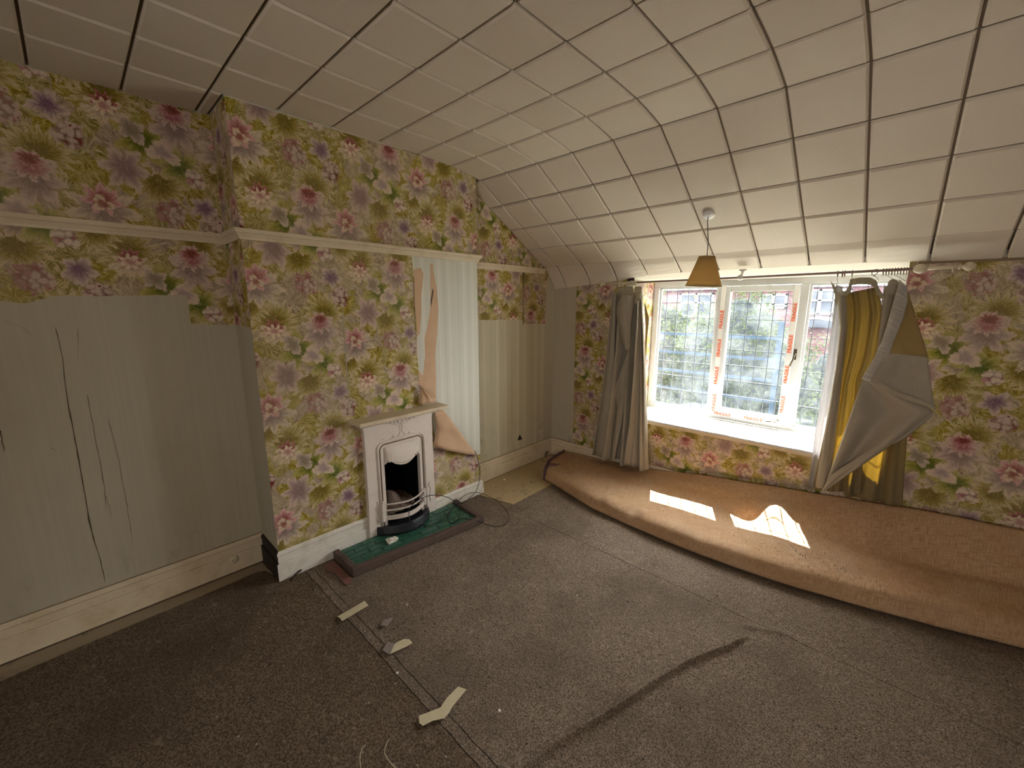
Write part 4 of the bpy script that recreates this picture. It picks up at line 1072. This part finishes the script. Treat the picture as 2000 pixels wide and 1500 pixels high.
# swag folded over itself
loft('folded_swag', a_([(1214, 572), (1204, 598), (1203, 612), (1209, 640), (1216, 668), (1222, 681)], 1.04), a_([(1236, 578), (1236, 605), (1233, 630), (1232, 655), (1231, 676), (1227, 684)], 1.03), CG, cl, 30, 18, lambda s_, t: .045*math.sin(s_*PI)*math.sin(min(1, t*1.3+.15)*PI*.8)+.005*nz(s_*5, t*7, 2))
loft('curtain_lining', a_([(1258, 590), (1261, 640), (1258, 700), (1258, 760)], 1.15), a_([(1262, 600), (1268, 622), (1264, 660), (1259, 760)], 1.15), M['gold_lining'], cl, 16, 5)
mb = MB()
for (pts, y) in (([(1208, 561), (1212, 574), (1219, 583), (1224, 592), (1230, 588), (1226, 572), (1230, 563)], 1.06), ([(1226, 562), (1235, 560), (1238, 572), (1238, 590), (1235, 607), (1231, 596), (1226, 580)], 1.05), ([(1238, 562), (1254, 560), (1252, 580), (1250, 610), (1247, 630), (1244, 618), (1246, 598), (1240, 590), (1243, 577)], 1.045)):
    q_ = [at(px, py, 'y', y)+Vector((0, .012*nz(px*.1, py*.1, 3), 0)) for px, py in smooth_poly([(a, b, 0) for a, b in pts], 3, True) for px, py in ((px, py),)] if False else [at(p.x, p.y, 'y', y)+Vector((0, .010*math.sin(p.x*.5), 0)) for p in smooth_poly([(a, b, 0) for a, b in pts], 3, True)]
    mb.prism(q_, (0, .002, 0))
o = mb.build('torn_heading', M['header'], cl); o['label'] = 'torn cream heading tape scraps'
cr = thing('curtain', 'gold and grey curtain half pulled down and folded at the right of the window', 'curtain', (2.55, 1.1, .4))
loft('curtain_lining', a_([(1633, 556), (1624, 640), (1606, 760), (1590, 860), (1579, 948)], 1.165), a_([(1646, 560), (1641, 640), (1628, 760), (1612, 860), (1600, 956)], 1.165), CLn, cr, 40, 16, lambda s_, t: .008*math.sin(s_*9+t*2)+.003*nz(s_*5, t*9, 1), label='pale sunlit lining')
loft('curtain_drop', a_([(1640, 575), (1645, 600), (1643, 660), (1628, 760), (1607, 860), (1588, 955)], 1.115), a_([(1716, 560), (1724, 610), (1712, 690), (1690, 745), (1690, 850), (1680, 965)], 1.11), CO, cr, 44, 60,
     lambda s_, t: .016*math.sin(s_*17+.6)+.010*math.sin(s_*31+2+t)+.005*nz(s_*8, t*5, 5), label='gold curtain panel glowing where the sun strikes it')
loft('curtain_drop', a_([(1634, 570), (1640, 640), (1632, 720), (1613, 830), (1592, 950)], 1.10), a_([(1652, 572), (1655, 640), (1645, 730), (1632, 850), (1618, 957)], 1.10), CG, cr, 36, 14, lambda s_, t: .014*math.sin(s_*PI*1.4)+.005*nz(s_*4, t*8, 5))
loft('curtain_drop', a_([(1690, 760), (1672, 860), (1650, 968)], 1.14), a_([(1773, 840), (1768, 900), (1762, 990)], 1.13), CO, cr, 24, 40, lambda s_, t: .018*math.sin(s_*16+1)+.008*math.sin(s_*27), label='lower pleats behind the folded flap')
loft('curtain_drop', a_([(1728, 560), (1722, 600), (1716, 660), (1712, 700)], 1.09), a_([(1756, 552), (1752, 590), (1742, 640), (1728, 700)], 1.08), CG, cr, 20, 14, lambda s_, t: .015*math.sin(s_*6+t))
# gathered cream heading
A = a_([(1642, 566), (1650, 570), (1657, 560), (1661, 545), (1680, 542), (1700, 542), (1712, 548), (1716, 562), (1724, 574), (1731, 582)], 1.085)
B = a_([(1643, 577), (1652, 578), (1662, 570), (1663, 557), (1681, 555), (1699, 556), (1708, 562), (1711, 574), (1719, 582), (1726, 586)], 1.075)
loft('gathered_heading', A, B, M['header'], cr, 60, 8, lambda s_, t: .008*math.sin(t*95)+.006*math.sin(s_*PI))
q_ = [at(p.x, p.y, 'y', 1.065)+Vector((0, .006*math.sin(p.x), 0)) for p in smooth_poly([(1737, 548, 0), (1750, 546, 0), (1756, 556, 0), (1748, 574, 0), (1738, 576, 0), (1731, 568, 0)], 3, True)]
MB().prism(q_, (0, .012, 0)).build('bunched_cloth', CG, cr)
q_ = [at(x_, y_, 'y', 1.06) for x_, y_ in ((1621, 546), (1633, 562), (1637, 585), (1634, 600), (1630, 575))]
MB().prism(q_, (0, .003, 0)).build('torn_heading', M['header'], cr)
# folded flap: gold lining triangle, grey turned-back cloth, big hanging grey fold, heading tape strip
loft('flap_lining', a_([(1762, 556), (1748, 630), (1735, 690)], 1.035), a_([(1774, 570), (1796, 640), (1814, 700)], 1.03), M['gold_lining'], cr, 22, 16, lambda s_, t: .008*nz(s_*4, t*4, 2)+(.010*math.sin((t-.72)*14) if t > .72 else 0), label='dull gold triangle of the folded flap')
loft('flap_cloth', a_([(1733, 688), (1716, 715), (1700, 745)], 1.025), a_([(1811, 697), (1819, 750), (1826, 800)], 1.028), CG, cr, 22, 22, lambda s_, t: .026*math.sin(s_*7+t*2)*(1-s_)+.004*nz(s_*5, t*5, 8))
loft('flap_cloth', a_([(1684, 742), (1664, 800), (1640, 870), (1608, 956)], 1.05), a_([(1704, 746), (1826, 802), (1772, 848), (1612, 958)], 1.045), CG, cr, 34, 34, lambda s_, t: .040*math.sin(s_*8.5+.8)*math.sin(PI*min(1, t*1.1))+.006*nz(s_*5, t*6, 4), label='large grey fold hanging to a point')
loft('hem_band', a_([(1826, 800), (1772, 843), (1710, 870), (1625, 925), (1606, 955)], 1.035), a_([(1822, 812), (1768, 856), (1712, 883), (1640, 930), (1606, 960)], 1.033), CG, cr, 30, 5, lambda s_, t: .004*math.sin(s_*PI))
loft('hem_band', a_([(1703, 745), (1745, 772), (1780, 785), (1828, 800)], 1.018), a_([(1710, 738), (1750, 762), (1785, 774), (1826, 792)], 1.018), CG, cr, 20, 5, lambda s_, t: .004*math.sin(s_*PI))
A = a_([(1757, 546), (1744, 590), (1733, 632), (1722, 665), (1706, 700), (1682, 740)], 1.02); B = a_([(1773, 562), (1772, 590), (1763, 625), (1745, 668), (1730, 712), (1704, 747)], 1.012)
loft('heading_tape', A, B, M['tape_grey'], cr, 170, 10, lambda s_, t: .005*math.sin(t*170+2*math.sin(t*23))*math.sin(s_*PI)+.008*math.sin(s_*PI), label='gathered pale grey heading tape hanging loose')
# wire hooks
for x1h, (px, py) in ((2.505, (1716, 548)), (2.60, (1768, 549)), (2.56, (1748, 548)), (2.316, (1632, 562)), (2.392, (1663, 548))):
    e = at(px, py, 'y', 1.08); a = P_(x1h)+Vector((0, 0, -.03)); MB().tube([a, (a+e)/2+Vector((.004, 0, 0)), e], .0013, 5).build('curtain_hook', M['brass'], cr)

# ------------------------------------------------------------------ pendant lamp
rose = Vector((1.6117, .6313, 2.336)); nsl = Vector((0, -.504, -.864)).normalized()
lamp = thing('pendant_lamp', 'pendant lamp with a tan tapered fabric shade hanging from the sloping ceiling', 'lamp', rose)
MB().lathe([(.038, -.004), (.040, .006), (.037, .016), (.020, .023), (.008, .026)], rose-nsl*.002, nsl, 24).build('ceiling_rose', M['white_plastic'], lamp)
bot = Vector((1.622, .632, 2.055))
MB().tube([rose+nsl*.02, rose+nsl*.03+Vector((0, 0, -.03)), bot+Vector((-.001, 0, .1)), bot], .0028, 8).build('flex', M['cable'], lamp)
tilt = Matrix.Rotation(math.radians(2.5), 3, 'Y')
mb = MB(); n = 40; P = []
for k in range(7):
    t = k/6; r = lerp(.052, .118, t); z = -t*.200
    P.append([bot+tilt @ Vector((r*math.cos(2*PI*j/n), r*math.sin(2*PI*j/n), z)) for j in range(n+1)])
U = [[(j/n*.6, -k*.033) for j in range(n+1)] for k in range(7)]
mb.grid(P, U); bmesh.ops.remove_doubles(mb.bm, verts=mb.bm.verts, dist=1e-5); mb.build('lamp_shade', M['shade_cloth'], lamp, uv=False, solid=.0015)
for r, z in ((.052, 0), (.118, -.200)):
    MB().tube([bot+tilt @ Vector((r*math.cos(2*PI*j/n), r*math.sin(2*PI*j/n), z)) for j in range(n)], .0022, 6, close=True).build('shade_rim', M['gold_lining'], lamp)
MB().lathe([(.012, 0), (.017, -.005), (.017, -.05), (.013, -.06)], bot+Vector((0, 0, .005)), n=14).build('lamp_holder', M['white_plastic'], lamp)
mb = MB()
for a in (0, 2*PI/3, 4*PI/3): mb.tube([bot+Vector((0, 0, -.02)), bot+tilt @ Vector((.052*math.cos(a), .052*math.sin(a), 0))], .0016, 5)
mb.build('shade_spider', M['brass'], lamp)
mb = MB(); bmesh.ops.create_uvsphere(mb.bm, u_segments=16, v_segments=10, radius=.028); bmesh.ops.translate(mb.bm, verts=mb.bm.verts, vec=bot+Vector((0, 0, -.09))); mb.build('light_bulb', M['white_plastic'], lamp)

# ------------------------------------------------------------------ loose cable
def zsurf(px, py, z): return at(px, py, 'z', z)
pts = [at(927, 880, 'x', .035), at(934, 900, 'x', .045), at(937, 930, 'x', .055), at(931, 957, 'x', .065), at(918, 972, 'z', .085), at(905, 982, 'z', .070), at(895, 984, 'z', .066), at(884, 990, 'z', .055), at(876, 1003, 'z', .047), at(875, 1015, 'z', .045), at(880, 1022, 'z', .045), at(889, 1021, 'z', .047),
       at(896, 1010, 'z', .06), at(897, 998, 'z', .08), at(890, 982, 'z', .13), at(873, 971, 'x', .17), at(850, 967, 'x', .17), at(828, 971, 'x', .16), at(810, 982, 'x', .145), at(800, 994, 'x', .14), at(799, 1008, 'x', .15), at(802, 1017, 'x', .17), at(814, 1024, 'z', .075), at(838, 1026, 'z', .055), at(862, 1016, 'z', .048), at(878, 1003, 'z', .05), at(890, 985, 'z', .075), at(905, 969, 'z', .085), at(924, 962, 'z', .07), at(944, 965, 'z', .02),
       at(965, 975, 'z', .014), at(984, 990, 'z', .014), at(994, 1008, 'z', .014), at(989, 1022, 'z', .014), at(975, 1028, 'z', .014), at(955, 1026, 'z', .020), at(935, 1018, 'z', .045), at(915, 1014, 'z', .068), at(900, 1013, 'z', .066), at(890, 1018, 'z', .05)]
tag(MB().tube(smooth_poly(pts, 6), .0028, 7).build('cable', M['cable']), 'thin black cable looped over the right end of the green hearth', 'cable')

# ------------------------------------------------------------------ tape pieces and litter
def flat(name, pts, mat, label, cat, z=.010, th=.0012, **k):
    P = [at(px, py, 'z', z) for px, py in pts]; cen = sum(P, Vector())/len(P)
    P = [Vector((p.x, p.y, z+under_h(p.x, p.y))) for p in P]
    return tag(MB().prism(P, (0, 0, th)).build(name, mat), label, cat, **k)
flat('masking_tape', [(659, 1205), (664, 1208), (668, 1214), (720, 1183), (716, 1179), (713, 1174)], M['masking'], 'short straight strip of masking tape nearest the hearth on the felt', 'tape')
flat('masking_tape', [(762, 1278), (770, 1260), (775, 1255), (790, 1248), (800, 1249), (806, 1256), (792, 1264)], M['masking'], 'torn creased piece of masking tape, middle of the three on the felt', 'tape')
o = flat('masking_tape', [(818, 1398), (845, 1388), (860, 1382), (872, 1364), (895, 1341), (911, 1347), (899, 1362), (884, 1380), (876, 1394), (868, 1403), (845, 1408), (826, 1418), (819, 1412)], M['masking'], 'long bent strip of masking tape nearest the camera on the felt', 'tape')
flat('film_scrap', [(747, 1270), (757, 1254), (772, 1258), (762, 1279), (752, 1274)], M['grey_film'], 'grey plastic film scrap beside the middle masking tape', 'scrap')
flat('film_scrap', [(743, 1222), (750, 1212), (768, 1205), (765, 1213), (757, 1224)], M['grey_film'], 'grey plastic film scrap between hearth tape and middle tape', 'scrap')
def chip(name, px, py, z, sz, mat, lab, cat='chip', h=.008, kk=6):
    c = at(px, py, 'z', z); c = Vector((c.x, c.y, z+(under_h(c.x, c.y) if z > 0 and z < .03 else 0)))
    P = [c+Vector((sz*random.uniform(.6, 1.1)*math.cos(2*PI*k/kk), sz*random.uniform(.4, 1.)*math.sin(2*PI*k/kk), 0)) for k in range(kk)]
    return tag(MB().prism(P, (0, 0, h)).build(name, mat), lab, cat)
# crumpled paper on the hearth
mb = MB(); bmesh.ops.create_icosphere(mb.bm, subdivisions=3, radius=.024); c = at(765, 1055, 'z', .058)
for v in mb.bm.verts: v.co = v.co*(1+1.1*nz(v.co.x*55, v.co.y*55, v.co.z*55)); v.co.z *= .6; v.co.y *= 1.3; v.co += c
tag(mb.build('paper_scrap', M['paper']), 'crumpled white and brown paper scrap on the green tiles', 'scrap')
chip('plaster_chip', 985, 937, -.003, .014, M['paper'], 'white chip lying on the yellowed lino in the corner')
chip('plaster_chip', 965, 950, -.003, .008, M['paper'], 'tiny pale chip near the edge of the yellowed lino', h=.005)
mb = MB(); c = at(1064, 886, 'z', .03)
P = [c+Vector((.035*math.cos(k*PI/4)*random.uniform(.6, 1.1), .03*math.sin(k*PI/4), -.032)) for k in range(8)]; mb.prism(P, (.01, .02, .055)); tag(mb.build('plaster_lump', M['ash']), 'dark lump of fallen plaster against the skirting in the far left corner', 'rubble')
chip('wood_splinter', 776, 1315, .011, .010, M['paper'], 'small white splinter by the underlay seam', h=.004, kk=4)
chip('plaster_chip', 795, 1182, .011, .007, M['paper'], 'small white chip on the felt in front of the hearth', h=.004)
chip('plaster_chip', 976, 1388, .011, .009, M['paper'], 'small white chip on the felt right of the bent masking tape', h=.004, kk=4)
chip('plaster_chip', 1127, 1164, .011, .006, M['paper'], 'tiny white fleck on the felt midway to the carpet roll', h=.004)
mb = MB()
for a_px, b_px in (((567, 1134), (588, 1114)), ((574, 1126), (594, 1110))): mb.tube([at(*a_px, 'z', .012), (at(*a_px, 'z', .012)+at(*b_px, 'z', .012))/2+Vector((0, 0, .01)), at(*b_px, 'z', .014)], .005, 5)
tag(mb.build('metal_scrap', M['debris_dark']), 'small dark and silver scrap at the left corner of the chimney breast', 'scrap')
for L_, lab in (([(705, 1500), (703, 1480), (707, 1462), (714, 1455)], 'pale loose thread on the felt, left one at the bottom edge'), ([(772, 1500), (754, 1478), (752, 1462), (760, 1443)], 'pale loose thread on the felt, right one at the bottom edge')):
    tag(MB().tube(smooth_poly([at(a, b, 'z', .014) for a, b in L_], 5), .0014, 5).build('loose_thread', M['masking']), lab, 'thread')
# grit on the floor and carpet (nobody could count it)
def grit(name, mat, n, spots, lab):
    mb = MB()
    for k in range(n):
        x, y, z, s_ = spots(k)
        a = random.random()*6; p = [mb.v((x+s_*math.cos(a+q*2.1)*random.uniform(.5, 1), y+s_*math.sin(a+q*2.1), z)) for q in range(3)]; t = mb.v((x, y, z+s_*.8))
        for i in range(3): mb.face([p[i], p[(i+1) % 3], t])
    return tag(mb.build(name, mat), lab, 'grit', kind='stuff')
def fs(k):
    x = random.uniform(.1, 3.4); y = random.uniform(-2.3, .3)
    return x, y, under_h(x, y)+.0005, random.uniform(.002, .0065)
grit('grit', M['debris'], 620, fs, 'pale grit and lint scattered over the felt underlay')
grit('grit', M['debris_dark'], 260, fs, 'dark grit scattered over the felt underlay')
dg = bpy.context.evaluated_depsgraph_get()
from mathutils.bvhtree import BVHTree
bv = BVHTree.FromObject(carpet, dg)
def cs(k):
    while True:
        if k < 110: x = random.gauss(2.42, .16); y = random.gauss(.55, .07)+.02*(x-2.4)
        else: x = random.uniform(.4, 3.4); y = random.uniform(.5, 1.1)
        h_ = bv.ray_cast(Vector((x, y, 1)), Vector((0, 0, -1)))
        if h_[0] is not None: return x, y, h_[0].z-.0005, random.uniform(.003, .006)
grit('grit', M['debris_dark'], 170, cs, 'dark crumbs scattered on the carpet roll')
def ls(k): return random.uniform(-.1, .34), random.uniform(-.02, 1.1), -.0035, random.uniform(.002, .007)
grit('grit', M['debris_dark'], 70, ls, 'dark crumbs on the yellowed lino')

# round socket on the left skirting
c = Vector((XA+.022, -1.965, .088))
s0 = MB().lathe([(.026, 0), (.026, .006), (.022, .010), (.004, .011)], c, (1, 0, 0), 20).build('socket', M['cream_plastic'])
tag(s0, 'small round cream two-hole socket on the left wall skirting', 'socket')
for dy in (-.008, .008): q_ = MB().lathe([(.003, 0), (.003, .0015)], c+Vector((.0105, dy, 0)), (1, 0, 0), 8).build('socket_hole', M['dark']); q_.parent = s0

# ------------------------------------------------------------------ outdoors
GZ = -2.6
g_ = MB().box((-30, 2.2, GZ-.3), (30, 60, GZ)).build('ground', M['lawn'], kind='structure')
def shrub(name, c, rx, ry, rz, n, lab, sz=.042, seed=1):
    rnd = random.Random(seed); root = thing(name, lab, 'shrub', (c[0], c[1], GZ), 'shrubs outside the window')
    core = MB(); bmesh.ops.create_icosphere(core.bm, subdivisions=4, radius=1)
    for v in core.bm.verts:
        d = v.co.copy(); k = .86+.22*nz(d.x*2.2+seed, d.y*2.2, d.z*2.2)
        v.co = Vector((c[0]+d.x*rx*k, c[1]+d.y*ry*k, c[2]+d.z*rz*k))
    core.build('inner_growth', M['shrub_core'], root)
    MB().tube([(c[0], c[1], GZ), (c[0]+.1, c[1], (GZ+c[2])/2), (c[0], c[1], c[2])], [.12, .09, .05], 8).build('trunk', M['bark'], root)
    verts = []; faces = []
    for k in range(int(n*1.8)):
        u = rnd.uniform(-1, 1); a = rnd.uniform(0, 2*PI) if rnd.random() < .25 else rnd.uniform(PI, 2*PI); s_ = math.sqrt(1-u*u)
        d = Vector((s_*math.cos(a), s_*math.sin(a), u)); kk = (.93+.30*nz(d.x*2.2+seed, d.y*2.2, d.z*2.2)+.10*nz(d.x*9, d.y*9, d.z*9))*rnd.uniform(.95, 1.12)
        p = Vector((c[0]+d.x*rx*kk, c[1]+d.y*ry*kk, c[2]+d.z*rz*kk))
        n_ = (d+Vector((rnd.uniform(-1, 1), rnd.uniform(-1, 1), rnd.uniform(-1, 1)))*.9).normalized(); t = n_.orthogonal().normalized(); t = Matrix.Rotation(rnd.uniform(0, 6), 3, n_) @ t; b = n_.cross(t); l = sz*rnd.uniform(.6, 1.4)
        i = len(verts); verts += [p-t*l, p-b*l*.5, p+t*l, p+b*l*.5]; faces.append((i, i+1, i+2, i+3))
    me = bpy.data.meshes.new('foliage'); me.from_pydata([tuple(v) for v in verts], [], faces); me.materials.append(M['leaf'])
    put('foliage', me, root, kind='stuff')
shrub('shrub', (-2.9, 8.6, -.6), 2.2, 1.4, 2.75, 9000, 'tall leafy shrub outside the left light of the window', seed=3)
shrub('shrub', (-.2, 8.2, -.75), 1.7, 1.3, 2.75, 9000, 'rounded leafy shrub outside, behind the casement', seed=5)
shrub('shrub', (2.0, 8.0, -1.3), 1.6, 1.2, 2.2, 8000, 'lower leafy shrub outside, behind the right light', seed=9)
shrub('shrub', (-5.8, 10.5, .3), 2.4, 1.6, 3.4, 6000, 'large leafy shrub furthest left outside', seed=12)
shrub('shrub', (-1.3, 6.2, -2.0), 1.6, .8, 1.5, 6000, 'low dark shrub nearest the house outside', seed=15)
fen = thing('slatted_fence', 'grey-blue horizontal slatted fence among the shrubs outside', 'fence', (-1, 7.2, GZ))
for k in range(8):
    z = -1.9+k*.42; MB().box((-5.5, 6.95, z), (1.0, 6.98, z+.06)).build('slat', M['fence'], fen)
for x in (-5.4, .9): MB().box((x, 6.98, GZ), (x+.09, 7.06, 1.4)).build('fence_post', M['fence'], fen)
house = thing('brick_house', 'red brick house with white windows behind the shrubs', 'building', (4, 18, GZ))
def hbox(n_, lo, hi, mat): return MB().box(lo, hi).build(n_, mat, house)
hbox('brick_wall', (-6.5, 16, GZ), (12, 20, 2.45), M['brick'])
hbox('fascia_board', (-6.6, 15.85, 2.34), (12, 16.0, 2.56), M['upvc'])
MB().prism([(-6.7, 15.7, 2.56), (-6.7, 20.3, 2.56), (-6.7, 18, 4.4)], (19, 0, 0)).build('roof', M['slate'], house)
def hwin(x0, x1, z0, z1, nx=2):
    f = MB(); t = .07
    for a, b, c, d in ((x0, x1, z0, z0+t), (x0, x1, z1-t, z1), (x0, x0+t, z0, z1), (x1-t, x1, z0, z1), (x0, x1, z1-.42, z1-.36)): f.box((a, 15.9, c), (b, 15.99, d))
    for k in range(1, nx): xm = lerp(x0, x1, k/nx); f.box((xm-.05, 15.9, z0), (xm+.05, 15.99, z1))
    fo = f.build('window_frame', M['upvc'], house)
    MB().box((x0, 15.94, z0), (x1, 15.97, z1)).build('window_glass', M['far_glass'], fo)
hwin(-1.5, -.6, 1.58, 2.12, 2); hwin(-.05, 1.25, 1.38, 2.26, 3); hwin(-4.6, -3.2, 1.2, 2.2, 2)
ext = thing('brick_extension', 'low red brick extension with a dark slate roof in front of the brick house', 'building', (3, 13, GZ))
MB().box((.35, 12.5, GZ), (4.5, 15.6, 1.10)).build('brick_wall', M['brick'], ext)
MB().prism([(.2, 12.3, 1.08), (.5, 12.3, 1.32), (1.0, 12.3, 1.29), (2.0, 12.3, 1.14), (4.6, 12.3, 1.12), (4.6, 12.3, 1.06)], (0, 3.4, 0)).build('roof', M['slate'], ext)
